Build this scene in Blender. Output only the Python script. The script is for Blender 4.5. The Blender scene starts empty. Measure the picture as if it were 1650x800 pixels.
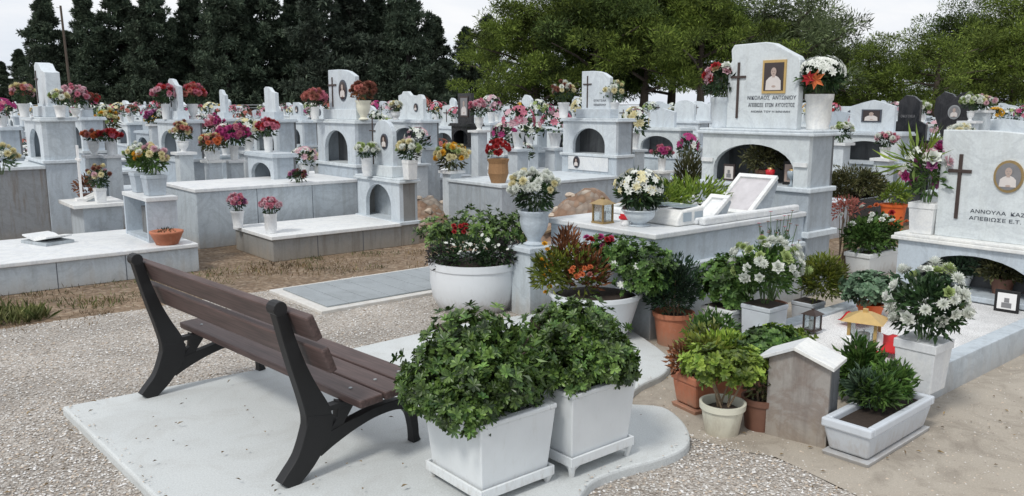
import bpy, math, random
from mathutils import Vector, Matrix, noise
R = math.radians
sc = bpy.context.scene
col = sc.collection
rnd = random.Random(7)

# ------------------------------------------------------------------ camera
H = 1.6
F = 1320.0
PITCH = math.atan(230 / F)
cam_d = bpy.data.cameras.new('camera')
cam_d.sensor_width = 36
cam_d.lens = F / 1650 * 36
cam_d.clip_start = .05
cam_d.clip_end = 3000
cam = bpy.data.objects.new('camera', cam_d)
col.objects.link(cam)
cam.location = (0, 0, H)
cam.rotation_euler = (R(90) - PITCH, 0, 0)
sc.camera = cam
sc.view_settings.view_transform = 'Standard'
sc.view_settings.look = 'None'
sc.view_settings.exposure = 0

CP, SP = math.cos(PITCH), math.sin(PITCH)
def G(px, py, z=0.0):
    """surveyed ground point: the place at height z seen at this spot of the photograph"""
    u, v = (px - 825) / F, (400 - py) / F
    dy, dz = CP + v * SP, -SP + v * CP
    t = (z - H) / dz
    return Vector((u * t, dy * t, z))
def D(px, Y, z=0.0):
    """point at column px and distance Y"""
    v = 0
    for _ in range(4):
        dz = (z - H)
        # depth along camera axis
        dep = Y * CP - dz * SP
        x = (px - 825) / F * dep
    return Vector((x, Y, z))
ANG = R(50.3)
A = Vector((math.sin(ANG), math.cos(ANG), 0))      # the way the graves run, foot to head
B = Vector((math.cos(ANG), -math.sin(ANG), 0))     # across them, to the right of the graves
ROT = -ANG
def AB(a, b, z=0): return A * a + B * b + Vector((0, 0, z))

# ------------------------------------------------------------------ materials
M = {}
def nm(name):
    m = bpy.data.materials.new(name); m.use_nodes = True
    nt = m.node_tree; p = nt.nodes['Principled BSDF']
    return m, nt, p
def L_(nt, a, b): nt.links.new(a, b)
def noise_node(nt, scale, detail=4, rough=.6, vec=None, dist=0):
    n = nt.nodes.new('ShaderNodeTexNoise'); n.inputs['Scale'].default_value = scale
    n.inputs['Detail'].default_value = detail; n.inputs['Roughness'].default_value = rough
    n.inputs['Distortion'].default_value = dist
    if vec is not None: L_(nt, vec, n.inputs['Vector'])
    return n
def ramp(nt, fac, stops):
    r = nt.nodes.new('ShaderNodeValToRGB'); e = r.color_ramp.elements
    while len(e) < len(stops): e.new(.5)
    for i, (p, c) in enumerate(stops):
        e[i].position = p; e[i].color = (c[0], c[1], c[2], 1) if not isinstance(c, (int, float)) else (c, c, c, 1)
    L_(nt, fac, r.inputs['Fac'])
    return r
def mix(nt, fac, a, b, mode='MIX'):
    m = nt.nodes.new('ShaderNodeMix'); m.data_type = 'RGBA'; m.blend_type = mode
    for sock, val in ((m.inputs[0], fac), (m.inputs[6], a), (m.inputs[7], b)):
        if isinstance(val, (int, float)): sock.default_value = val
        elif isinstance(val, tuple): sock.default_value = (*val, 1)
        else: L_(nt, val, sock)
    return m.outputs[2]
def bump(nt, p, h, s, dist=.01):
    b = nt.nodes.new('ShaderNodeBump'); b.inputs['Strength'].default_value = s; b.inputs['Distance'].default_value = dist
    L_(nt, h, b.inputs['Height']); L_(nt, b.outputs[0], p.inputs['Normal'])
def geo(nt):
    g = nt.nodes.new('ShaderNodeNewGeometry'); return g
def obvec(nt, sx=1, sy=1, sz=1, world=True):
    if world: src = geo(nt).outputs['Position']
    else:
        t = nt.nodes.new('ShaderNodeTexCoord'); src = t.outputs['Object']
    m = nt.nodes.new('ShaderNodeMapping'); m.inputs['Scale'].default_value = (sx, sy, sz)
    L_(nt, src, m.inputs['Vector']); return m.outputs[0]

def marble(name, base, vein, rough=.4, stain=None, stain_amt=.35, joints=False):
    m, nt, p = nm(name)
    v = obvec(nt)
    n1 = noise_node(nt, 2.2, 8, .62, v, 1.6)
    r1 = ramp(nt, n1.outputs[0], [(.44, 0), (.5, 1), (.56, 0)])
    n2 = noise_node(nt, .9, 5, .6, v)
    c = mix(nt, n2.outputs[0], base, tuple(x * .86 for x in base))
    sc_ = nt.nodes.new('ShaderNodeMath'); sc_.operation = 'MULTIPLY'; sc_.inputs[1].default_value = .55
    L_(nt, r1.outputs[0], sc_.inputs[0])
    c = mix(nt, sc_.outputs[0], c, vein)
    oi = nt.nodes.new('ShaderNodeObjectInfo')
    ro = ramp(nt, oi.outputs['Random'], [(0, (.84, .85, .86)), (.5, (1, 1, 1)), (1, (1.0, .985, .95))])
    c = mix(nt, 1.0, c, ro.outputs[0], 'MULTIPLY')
    # weather streaks running down the stone
    vs = obvec(nt, 9, 9, .9)
    n3 = noise_node(nt, 1.3, 5, .65, vs)
    r3 = ramp(nt, n3.outputs[0], [(.5, 0), (.74, 1)])
    s2 = nt.nodes.new('ShaderNodeMath'); s2.operation = 'MULTIPLY'; s2.inputs[1].default_value = min(1, stain_amt + .18)
    L_(nt, r3.outputs[0], s2.inputs[0])
    c = mix(nt, s2.outputs[0], c, stain or tuple(x * .55 for x in base))
    # fine grain
    n4 = noise_node(nt, 60, 3, .7, v)
    r4 = ramp(nt, n4.outputs[0], [(.3, .86), (.7, 1.0)])
    c = mix(nt, 1.0, c, r4.outputs[0], 'MULTIPLY')
    # splash dirt close to the ground
    sep = nt.nodes.new('ShaderNodeSeparateXYZ'); L_(nt, geo(nt).outputs['Position'], sep.inputs[0])
    md = nt.nodes.new('ShaderNodeMath'); md.operation = 'MULTIPLY_ADD'; md.inputs[1].default_value = .35; 
    L_(nt, n3.outputs[0], md.inputs[0]); L_(nt, sep.outputs[2], md.inputs[2])
    r5 = ramp(nt, md.outputs[0], [(.12, .55), (.34, 0)])
    c = mix(nt, r5.outputs[0], c, (.30, .24, .17))
    L_(nt, c, p.inputs['Base Color'])
    rr = ramp(nt, n3.outputs[0], [(.3, rough), (.8, min(1, rough + .25))]); L_(nt, rr.outputs[0], p.inputs['Roughness'])
    bump(nt, p, n4.outputs[0], .08, .004)
    M[name] = m; return m
marble('marble_white', (.70, .765, .815), (.50, .55, .60), .38, (.47, .50, .50), .30)
marble('marble_bright', (.86, .875, .88), (.64, .67, .71), .42, (.55, .56, .54), .22)
marble('marble_grey', (.46, .515, .565), (.32, .36, .40), .42, (.25, .26, .26), .35)
marble('marble_blue', (.55, .62, .685), (.38, .43, .48), .42, (.30, .32, .33), .35)
marble('marble_stained', (.36, .38, .40), (.26, .27, .28), .6, (.17, .12, .08), .8)
marble('marble_brown', (.40, .375, .35), (.22, .16, .13), .3, (.17, .14, .125), .8)
marble('granite_black', (.018, .019, .023), (.05, .05, .055), .18, (.03, .03, .03), .3)
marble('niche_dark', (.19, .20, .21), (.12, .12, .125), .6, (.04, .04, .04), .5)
marble('concrete_grey', (.30, .30, .29), (.24, .24, .23), .85, (.16, .13, .10), .6)
marble('wall_render', (.55, .55, .53), (.45, .45, .44), .85, (.30, .29, .27), .5)

def simple(name, c, rough=.5, metal=0, var=.15, scale=12, bmp=.1, spec=.5, splash=None):
    m, nt, p = nm(name)
    n = noise_node(nt, scale, 5, .6, obvec(nt))
    a = tuple(x * (1 - var) for x in c); b = tuple(min(1, x * (1 + var)) for x in c)
    cc = mix(nt, n.outputs[0], a, b)
    if splash:
        n2 = noise_node(nt, 26, 6, .75, obvec(nt, 1, 1, .35)); r2 = ramp(nt, n2.outputs[0], [(.54, 0), (.72, .38)])
        cc = mix(nt, r2.outputs[0], cc, splash)
        sep = nt.nodes.new('ShaderNodeSeparateXYZ'); L_(nt, geo(nt).outputs['Position'], sep.inputs[0])
        md = nt.nodes.new('ShaderNodeMath'); md.operation = 'MULTIPLY_ADD'; md.inputs[1].default_value = .30
        L_(nt, n2.outputs[0], md.inputs[0]); L_(nt, sep.outputs[2], md.inputs[2])
        r3 = ramp(nt, md.outputs[0], [(.17, .5), (.27, 0)]); cc = mix(nt, r3.outputs[0], cc, (.30, .25, .19))
    L_(nt, cc, p.inputs['Base Color'])
    p.inputs['Roughness'].default_value = rough; p.inputs['Metallic'].default_value = metal
    p.inputs['Specular IOR Level'].default_value = spec
    if bmp: bump(nt, p, n.outputs[0], bmp, .003)
    M[name] = m; return m
simple('plastic_white', (.68, .71, .725), .45, var=.13, scale=3.5, bmp=.06, splash=(.56, .57, .55))
simple('plastic_cream', (.68, .67, .56), .45, var=.09, scale=14, splash=(.52, .49, .38))
simple('plastic_bluegrey', (.55, .59, .64), .45, var=.10, scale=9, splash=(.44, .46, .48))
simple('enamel_white', (.70, .73, .76), .34, var=.08, scale=7, splash=(.58, .60, .61))
simple('terracotta', (.42, .155, .085), .8, var=.22, scale=22, splash=(.50, .34, .27))
simple('orange_pot', (.70, .14, .03), .5, var=.1)
simple('brown_pot', (.16, .075, .05), .6, var=.2, scale=18)
simple('soil', (.035, .024, .018), .95, var=.5, scale=60, bmp=.8)
simple('iron_black', (.007, .007, .008), .55, var=.25, scale=30, bmp=.15)
simple('brass', (.46, .33, .16), .38, .85, var=.2, scale=30)
simple('gold_paint', (.55, .38, .15), .45, .3, var=.2, scale=30)
simple('letter_grey', (.06, .07, .09), .5, var=.1)
simple('bronze', (.075, .055, .05), .45, .4, var=.3, scale=25)
simple('photo_dark', (.045, .035, .035), .25, var=.3)
simple('photo_pale', (.62, .58, .56), .3, var=.1)
simple('photo_skin', (.42, .33, .29), .3, var=.1)
simple('photo_grey', (.20, .20, .21), .3, var=.2)
simple('paper_white', (.78, .78, .78), .6, var=.05)
simple('red_cloth', (.50, .015, .02), .7, var=.2)
simple('red_wax', (.55, .02, .03), .25, var=.1)
simple('wicker', (.30, .17, .08), .8, var=.4, scale=70, bmp=.5)
simple('steel', (.35, .37, .38), .5, .5, var=.15)
simple('bark', (.075, .058, .045), .95, var=.4, scale=9, bmp=.6)
simple('bark_dark', (.030, .026, .024), .95, var=.4, scale=9, bmp=.6)
simple('stem_green', (.07, .12, .04), .6, var=.3)
simple('stem_dry', (.22, .16, .10), .8, var=.3)
# glass
m, nt, p = nm('glass'); p.inputs['Transmission Weight'].default_value = .9; p.inputs['Roughness'].default_value = .08
p.inputs['Base Color'].default_value = (.85, .9, .92, 1); M['glass'] = m
m, nt, p = nm('glass_smoky'); p.inputs['Base Color'].default_value = (.34, .40, .45, 1); p.inputs['Roughness'].default_value = .12; M['glass_smoky'] = m

def leafmat(name, dark, light, rough=.45, big=1.2, spec=.4, trans=.12):
    m, nt, p = nm(name)
    g = geo(nt)
    r = ramp(nt, g.outputs['Random Per Island'], [(0, dark), (.65, tuple((a + b) / 2 for a, b in zip(dark, light))), (1, light)])
    n = noise_node(nt, big, 3, .6, obvec(nt))
    r2 = ramp(nt, n.outputs[0], [(.36, .38), (.64, 1.45)])  # light and shade of leaf clumps put into the colour by noise
    c = mix(nt, 1.0, r.outputs[0], r2.outputs[0], 'MULTIPLY')
    L_(nt, c, p.inputs['Base Color']); p.inputs['Roughness'].default_value = rough
    p.inputs['Specular IOR Level'].default_value = spec
    tr = nt.nodes.new('ShaderNodeBsdfTranslucent'); L_(nt, c, tr.inputs['Color'])
    ms = nt.nodes.new('ShaderNodeMixShader'); ms.inputs[0].default_value = trans
    L_(nt, p.outputs[0], ms.inputs[1]); L_(nt, tr.outputs[0], ms.inputs[2])
    L_(nt, ms.outputs[0], nt.nodes['Material Output'].inputs['Surface'])
    M[name] = m
leafmat('leaf_pittosporum', (.020, .052, .012), (.15, .24, .055), .38, 7, .45)
leafmat('leaf_deep', (.012, .036, .014), (.055, .105, .035), .5, 6)
leafmat('leaf_juniper', (.010, .032, .016), (.035, .075, .032), .6, 6)
leafmat('leaf_lime', (.09, .16, .018), (.27, .36, .055), .5, 6)
leafmat('leaf_mid', (.030, .080, .016), (.13, .23, .05), .5, 6)
leafmat('leaf_yellow', (.07, .11, .015), (.20, .22, .03), .5, 6)
leafmat('leaf_silver', (.05, .10, .055), (.16, .25, .15), .5, 6)
leafmat('leaf_purple', (.018, .014, .018), (.07, .065, .06), .5, 6)
leafmat('leaf_olive', (.04, .05, .015), (.12, .115, .045), .6, 6)
leafmat('leaf_red', (.10, .04, .02), (.30, .12, .05), .5, 6)
leafmat('cypress_leaf', (.028, .048, .032), (.10, .13, .085), .75, .8, .25, .12)
leafmat('cypress_leaf_pale', (.032, .048, .036), (.095, .120, .085), .75, .8, .25, .12)
leafmat('pine_leaf', (.042, .072, .012), (.20, .26, .048), .7, .75, .2, .1)
leafmat('pine_leaf_dark', (.028, .052, .013), (.12, .17, .042), .7, .75, .2, .1)
leafmat('eucalyptus_leaf', (.055, .08, .032), (.16, .20, .095), .6, .5, .2, .2)
leafmat('grass_leaf', (.06, .09, .02), (.20, .20, .08), .7, 3)
leafmat('dry_leaf', (.12, .08, .04), (.32, .24, .13), .8, 3)
def petalmat(name, c, c2=None):
    m, nt, p = nm(name); g = geo(nt)
    c2 = c2 or tuple(x * .72 for x in c)
    r = ramp(nt, g.outputs['Random Per Island'], [(0, c2), (1, c)])
    L_(nt, r.outputs[0], p.inputs['Base Color']); p.inputs['Roughness'].default_value = .7
    p.inputs['Specular IOR Level'].default_value = .2
    tr = nt.nodes.new('ShaderNodeBsdfTranslucent'); L_(nt, r.outputs[0], tr.inputs['Color'])
    ms = nt.nodes.new('ShaderNodeMixShader'); ms.inputs[0].default_value = .25
    L_(nt, p.outputs[0], ms.inputs[1]); L_(nt, tr.outputs[0], ms.inputs[2])
    L_(nt, ms.outputs[0], nt.nodes['Material Output'].inputs['Surface'])
    M[name] = m
petalmat('petal_white', (.86, .87, .84), (.62, .66, .58))
petalmat('petal_cream', (.78, .74, .50), (.62, .55, .30))
petalmat('petal_yellow', (.75, .42, .04))
petalmat('petal_orange', (.66, .22, .08), (.55, .13, .06))
petalmat('petal_red', (.42, .035, .04))
petalmat('petal_pink', (.66, .27, .34), (.50, .14, .21))
petalmat('petal_palepink', (.78, .52, .58))
petalmat('petal_magenta', (.50, .07, .24))
petalmat('petal_purple', (.30, .07, .20), (.42, .16, .33))
petalmat('petal_rust', (.30, .12, .085), (.19, .085, .065))
petalmat('petal_salmon', (.56, .23, .19), (.42, .14, .12))
petalmat('petal_green', (.40, .50, .20))

# wood slats
m, nt, p = nm('slat_brown')
v = obvec(nt, 1.2, 24, 24, world=False)
n = noise_node(nt, 3.0, 6, .65, v, .3)
r = ramp(nt, n.outputs[0], [(.3, (.040, .025, .023)), (.7, (.115, .074, .068))])
L_(nt, r.outputs[0], p.inputs['Base Color']); p.inputs['Roughness'].default_value = .55
bump(nt, p, n.outputs[0], .25, .002); M['slat_brown'] = m

# gravel
def gravel(name, scale, cols, bm=.9, dirt=None):
    m, nt, p = nm(name)
    v = obvec(nt)
    vo = nt.nodes.new('ShaderNodeTexVoronoi'); vo.inputs['Scale'].default_value = scale; L_(nt, v, vo.inputs['Vector'])
    hs = nt.nodes.new('ShaderNodeSeparateColor'); L_(nt, vo.outputs['Color'], hs.inputs[0])
    r = ramp(nt, hs.outputs[0], [(0, cols[0]), (.35, cols[1]), (.7, cols[2]), (1, cols[3])])
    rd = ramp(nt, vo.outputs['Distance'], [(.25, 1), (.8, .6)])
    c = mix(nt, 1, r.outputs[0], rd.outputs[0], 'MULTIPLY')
    n = noise_node(nt, 1.3, 4, .6, v)
    rn = ramp(nt, n.outputs[0], [(.35, .72), (.65, 1.1)])
    c = mix(nt, 1, c, rn.outputs[0], 'MULTIPLY')
    if dirt:
        n2 = noise_node(nt, 2.6, 6, .7, v)
        rx = ramp(nt, n2.outputs[0], [(.45, 0), (.68, .85)])
        c = mix(nt, rx.outputs[0], c, dirt)
    L_(nt, c, p.inputs['Base Color']); p.inputs['Roughness'].default_value = .9
    inv = nt.nodes.new('ShaderNodeMath'); inv.operation = 'SUBTRACT'; inv.inputs[0].default_value = 1
    L_(nt, vo.outputs['Distance'], inv.inputs[1])
    bump(nt, p, inv.outputs[0], bm, .01); M[name] = m
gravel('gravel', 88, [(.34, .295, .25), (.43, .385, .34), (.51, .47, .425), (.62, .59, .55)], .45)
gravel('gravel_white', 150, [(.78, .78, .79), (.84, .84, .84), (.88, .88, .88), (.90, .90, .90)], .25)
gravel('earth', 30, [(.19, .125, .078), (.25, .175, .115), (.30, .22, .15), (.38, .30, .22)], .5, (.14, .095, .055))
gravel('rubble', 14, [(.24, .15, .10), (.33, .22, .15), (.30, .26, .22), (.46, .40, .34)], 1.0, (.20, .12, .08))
def pavement(name, c1, c2, stain, sc1=1.2, joints=None):
    m, nt, p = nm(name); v = obvec(nt)
    n1 = noise_node(nt, sc1, 7, .62, v, .5); c = mix(nt, n1.outputs[0], c1, c2)
    n2 = noise_node(nt, 3.4, 8, .7, v, 1.2); r2 = ramp(nt, n2.outputs[0], [(.48, 0), (.7, .7)])
    c = mix(nt, r2.outputs[0], c, stain)
    n3 = noise_node(nt, 140, 3, .7, v); r3 = ramp(nt, n3.outputs[0], [(.3, .8), (.7, 1.08)])
    c = mix(nt, 1, c, r3.outputs[0], 'MULTIPLY')
    n5 = noise_node(nt, 22, 4, .8, v); r5 = ramp(nt, n5.outputs[0], [(.66, 1), (.74, .62)])
    c = mix(nt, 1, c, r5.outputs[0], 'MULTIPLY')
    L_(nt, c, p.inputs['Base Color']); p.inputs['Roughness'].default_value = .85
    bump(nt, p, n3.outputs[0], .3, .003); M[name] = m
pavement('pad_concrete', (.53, .56, .565), (.61, .635, .635), (.47, .48, .47), 2.5)
pavement('beige_paving', (.33, .285, .23), (.46, .42, .36), (.19, .16, .13), 2.2)
pavement('slab_face', (.27, .30, .32), (.34, .37, .39), (.22, .24, .25))

# ------------------------------------------------------------------ mesh builder
class MB:
    def __init__(s): s.v = []; s.f = []; s.mi = []; s.cur = 0
    def add(s, vs, fs):
        o = len(s.v); s.v += [tuple(v) for v in vs]; s.f += [tuple(i + o for i in f) for f in fs]; s.mi += [s.cur] * len(fs)
        return s
    def box(s, x0, x1, y0, y1, z0, z1):
        return s.add([(x0,y0,z0),(x1,y0,z0),(x1,y1,z0),(x0,y1,z0),(x0,y0,z1),(x1,y0,z1),(x1,y1,z1),(x0,y1,z1)],
              [(0,3,2,1),(4,5,6,7),(0,1,5,4),(1,2,6,5),(2,3,7,6),(3,0,4,7)])
    def frustum(s, w0, d0, w1, d1, z0, z1, cx=0, cy=0):
        v = []
        for w, d, z in ((w0, d0, z0), (w1, d1, z1)):
            v += [(cx-w/2, cy-d/2, z), (cx+w/2, cy-d/2, z), (cx+w/2, cy+d/2, z), (cx-w/2, cy+d/2, z)]
        return s.add(v, [(0,3,2,1),(4,5,6,7),(0,1,5,4),(1,2,6,5),(2,3,7,6),(3,0,4,7)])
    def prism_xz(s, pts, y0, y1):
        n = len(pts)
        v = [(x, y0, z) for x, z in pts] + [(x, y1, z) for x, z in pts]
        area = sum(pts[i][0]*pts[(i+1)%n][1]-pts[(i+1)%n][0]*pts[i][1] for i in range(n))
        f = [tuple(range(n)), tuple(range(2*n-1, n-1, -1))] + [(i+n, (i+1)%n+n, (i+1)%n, i) for i in range(n)]
        if area < 0: f = [tuple(reversed(q)) for q in f]
        return s.add(v, f)
    def prism_xy(s, pts, z0, z1):
        n = len(pts)
        v = [(x, y, z0) for x, y in pts] + [(x, y, z1) for x, y in pts]
        area = sum(pts[i][0]*pts[(i+1)%n][1]-pts[(i+1)%n][0]*pts[i][1] for i in range(n))
        f = [tuple(range(n-1, -1, -1)), tuple(range(n, 2*n))] + [(i, (i+1)%n, (i+1)%n+n, i+n) for i in range(n)]
        if area < 0: f = [tuple(reversed(q)) for q in f]
        return s.add(v, f)
    def prism_yz(s, pts, x0, x1):
        n = len(pts)
        v = [(x0, y, z) for y, z in pts] + [(x1, y, z) for y, z in pts]
        area = sum(pts[i][0]*pts[(i+1)%n][1]-pts[(i+1)%n][0]*pts[i][1] for i in range(n))
        f = [tuple(range(n-1, -1, -1)), tuple(range(n, 2*n))] + [(i, (i+1)%n, (i+1)%n+n, i+n) for i in range(n)]
        if area < 0: f = [tuple(reversed(q)) for q in f]
        return s.add(v, f)
    def lathe(s, prof, n=24, cx=0, cy=0, sx=1, sy=1):
        k = len(prof); v = []; f = []
        for r, z in prof:
            for i in range(n):
                t = 2*math.pi*i/n; v.append((cx + r*math.cos(t)*sx, cy + r*math.sin(t)*sy, z))
        for j in range(k-1):
            for i in range(n):
                f.append((j*n+i, j*n+(i+1)%n, (j+1)*n+(i+1)%n, (j+1)*n+i))
        f.append(tuple(range(n-1, -1, -1))); f.append(tuple(range((k-1)*n, k*n)))
        return s.add(v, f)
    def tube(s, pts, rad, n=8):
        pts = [Vector(p) for p in pts]
        if isinstance(rad, (int, float)): rad = [rad]*len(pts)
        v = []; f = []; k = len(pts)
        up = Vector((0, 0, 1))
        for j, p in enumerate(pts):
            d = (pts[min(j+1, k-1)] - pts[max(j-1, 0)]).normalized()
            a = d.cross(up)
            if a.length < .05: a = d.cross(Vector((1, 0, 0)))
            a.normalize(); b = a.cross(d).normalized()
            for i in range(n):
                t = 2*math.pi*i/n; v.append(p + (a*math.cos(t) + b*math.sin(t))*rad[j])
        for j in range(k-1):
            for i in range(n): f.append((j*n+i, (j+1)*n+i, (j+1)*n+(i+1)%n, j*n+(i+1)%n))
        f.append(tuple(range(n))); f.append(tuple(range(k*n-1, (k-1)*n-1, -1)))
        return s.add(v, f)
    def leaf(s, p, d, L, W, up=None, fold=.25, bend=.15):
        d = d.normalized()
        if up is None: up = Vector((rnd.gauss(0, 1), rnd.gauss(0, 1), rnd.gauss(0, 1)))
        a = d.cross(up)
        if a.length < 1e-3: a = d.cross(Vector((.3, .5, .8)))
        a.normalize(); n = a.cross(d)
        m = p + d*L*.5
        o = len(s.v)
        s.v += [tuple(p), tuple(m + a*W*.5 + n*W*fold), tuple(p + d*L - n*L*bend), tuple(m - a*W*.5 + n*W*fold)]
        s.f += [(o, o+1, o+2), (o, o+2, o+3)]; s.mi += [s.cur]*2
        return s
    def leaf6(s, p, d, L, W, up, fold=.12, bend=.12):
        d = d.normalized(); a = d.cross(up)
        if a.length < 1e-3: a = d.cross(Vector((.3, .5, .8)))
        a.normalize(); n = a.cross(d)
        o = len(s.v)
        m1 = p + d*L*.38; m2 = p + d*L*.78 - n*L*bend*.5
        s.v += [tuple(p), tuple(m1 + a*W*.42 + n*W*fold), tuple(m2 + a*W*.46 + n*W*fold), tuple(p + d*L - n*L*bend), tuple(m2 - a*W*.46 + n*W*fold), tuple(m1 - a*W*.42 + n*W*fold), tuple(m2)]
        s.f += [(o, o+1, o+2, o+6), (o+6, o+2, o+3), (o, o+6, o+4, o+5), (o+6, o+3, o+4)]; s.mi += [s.cur]*4
        return s
    def blob(s, c, rx, ry, rz, n=10, k=7, jit=.1, seed=0):
        rr = random.Random(seed); v = []; f = []
        for j in range(k+1):
            ph = math.pi*j/k
            for i in range(n):
                t = 2*math.pi*i/n; q = 1 + rr.uniform(-jit, jit) * (0 if j in (0, k) else 1)
                v.append((c[0]+rx*q*math.sin(ph)*math.cos(t), c[1]+ry*q*math.sin(ph)*math.sin(t), c[2]-rz*q*math.cos(ph)))
        for j in range(k):
            for i in range(n): f.append((j*n+i, j*n+(i+1)%n, (j+1)*n+(i+1)%n, (j+1)*n+i))
        return s.add(v, f)
    def mesh(s, name, mats, smooth=False):
        me = bpy.data.meshes.new(name); me.from_pydata(s.v, [], s.f)
        if not isinstance(mats, (list, tuple)): mats = [mats]
        for m in mats: me.materials.append(M[m])
        if len(mats) > 1: me.polygons.foreach_set('material_index', s.mi)
        if smooth: me.polygons.foreach_set('use_smooth', [True]*len(me.polygons))
        me.update(); return me
    def obj(s, name, mats, parent=None, smooth=False, bevel=0, loc=None, rotz=None):
        o = bpy.data.objects.new(name, s.mesh(name, mats, smooth)); col.objects.link(o)
        if parent: o.parent = parent
        if loc is not None: o.location = loc
        if rotz is not None: o.rotation_euler = (0, 0, rotz)
        if bevel:
            b = o.modifiers.new('bevel', 'BEVEL'); b.width = bevel; b.segments = 2; b.limit_method = 'ANGLE'; b.angle_limit = R(38)
        if smooth == 'auto':
            pass
        return o

def props(o, label=None, cat=None, group=None, kind=None):
    if label: o['label'] = label
    if cat: o['category'] = cat
    if group: o['group'] = group
    if kind: o['kind'] = kind
    return o
def thing(name, label, cat, loc=(0, 0, 0), rotz=0, group=None):
    o = bpy.data.objects.new(name, None); col.objects.link(o); o.empty_display_size = .1
    o.location = loc; o.rotation_euler = (0, 0, rotz)
    return props(o, label, cat, group)
kids = {}
def dup(root, loc, rotz, label=None, group=None, scale=None):
    r = root.copy(); col.objects.link(r); r.location = loc; r.rotation_euler = (0, 0, rotz)
    if scale: r.scale = scale if isinstance(scale, tuple) else (scale,)*3
    if label: r['label'] = label
    if group: r['group'] = group
    if root.name not in kids:
        kids[root.name] = [(c, [g for g in bpy.data.objects if g.parent == c]) for c in bpy.data.objects if c.parent == root]
    for ch, gs in kids[root.name]:
        c = ch.copy(); col.objects.link(c); c.parent = r
        for g in gs:
            d = g.copy(); col.objects.link(d); d.parent = c
    return r
def shared(name, me, parent, loc=(0, 0, 0), rot=None, scale=None, mod=0):
    o = bpy.data.objects.new(name, me); col.objects.link(o); o.parent = parent; o.location = loc
    if rot is not None: o.rotation_euler = rot
    if scale: o.scale = (scale,)*3
    return o

# ------------------------------------------------------------------ the setting
def sheet(name, pts, z, mat, kind='structure', th=None, bevel=0):
    mb = MB()
    if th is None:
        mb.add([(x, y, z) for x, y in pts], [tuple(range(len(pts)))])
    else: mb.prism_xy(pts, z - th, z)
    o = mb.obj(name, mat, bevel=bevel); o['kind'] = kind; return o
sheet('ground', [(-900, -60), (900, -60), (900, 1500), (-900, 1500)], 0, 'earth')
def ragged(p0, p1, n, amp, seed):
    rr = random.Random(seed); p0, p1 = Vector(p0), Vector(p1); out = []
    d = (p1 - p0); nrm = Vector((-d.y, d.x)).normalized()
    for i in range(n):
        t = i / n; out.append(tuple(p0 + d*t + nrm*(noise.noise(Vector((t*n*.33, seed, 0)))*amp + rr.uniform(-amp, amp)*.25)))
    return out
def xy(v): return (v.x, v.y)
# gravel path: everything from b=-6.7 to the right, in front of the graves
gp = ragged(xy(AB(-12, -6.75)), xy(AB(5.6, -6.75)), 70, .10, 3) + ragged(xy(AB(5.6, -6.75)), xy(AB(5.6, -4.9)), 10, .10, 4) \
   + ragged(xy(AB(5.6, -4.9)), xy(AB(3.9, -4.6)), 8, .08, 5) + ragged(xy(AB(3.9, -4.6)), xy(AB(3.9, -3.9)), 5, .05, 9) \
   + ragged(xy(AB(3.15, -3.5)), xy(AB(3.2, 6)), 50, .12, 6) + [xy(AB(-12, 6))]
sheet('gravel_path', gp, .004, 'gravel')
pv = ragged(xy(AB(3.12, -4.15)), xy(AB(3.22, 6)), 60, .09, 8) + [xy(AB(9, 6))] + ragged(xy(AB(9, -3.7)), xy(AB(3.12, -4.15)), 20, .05, 12)
sheet('paving', pv, .008, 'beige_paving')

# pale concrete pad under bench and planters, with its rounded tongue to the right
padpx = [(100, 655), (430, 592), (612, 551), (735, 523), (860, 505), (1000, 520), (1075, 572), (1072, 600), (1030, 622), (1012, 648), (1068, 655), (1100, 678),
         (1112, 704), (1102, 722), (1066, 738), (1000, 756), (955, 775), (935, 800)]
PADZ = .05
def catm2(pts, n=4):
    out = []
    for i in range(len(pts)-1):
        p0 = Vector(pts[max(i-1, 0)]); p1 = Vector(pts[i]); p2 = Vector(pts[i+1]); p3 = Vector(pts[min(i+2, len(pts)-1)])
        for j in range(n):
            t_ = j/n; out.append(tuple(.5*((2*p1) + (-p0+p2)*t_ + (2*p0-5*p1+4*p2-p3)*t_*t_ + (-p0+3*p1-3*p2+p3)*t_**3)))
    out.append(tuple(pts[-1])); return out
_k = catm2([(x, y) for x, y in padpx[5:]], 4)
pp = [xy(G(x, y, PADZ)) for x, y in padpx[:5]] + [xy(G(x, y, PADZ)) for x, y in _k]
pp += [xy(G(900, 860, PADZ)), xy(G(640, 1180, PADZ))]
pad = sheet('concrete_pad', pp, PADZ, 'pad_concrete', th=.12, bevel=.012)

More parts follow.
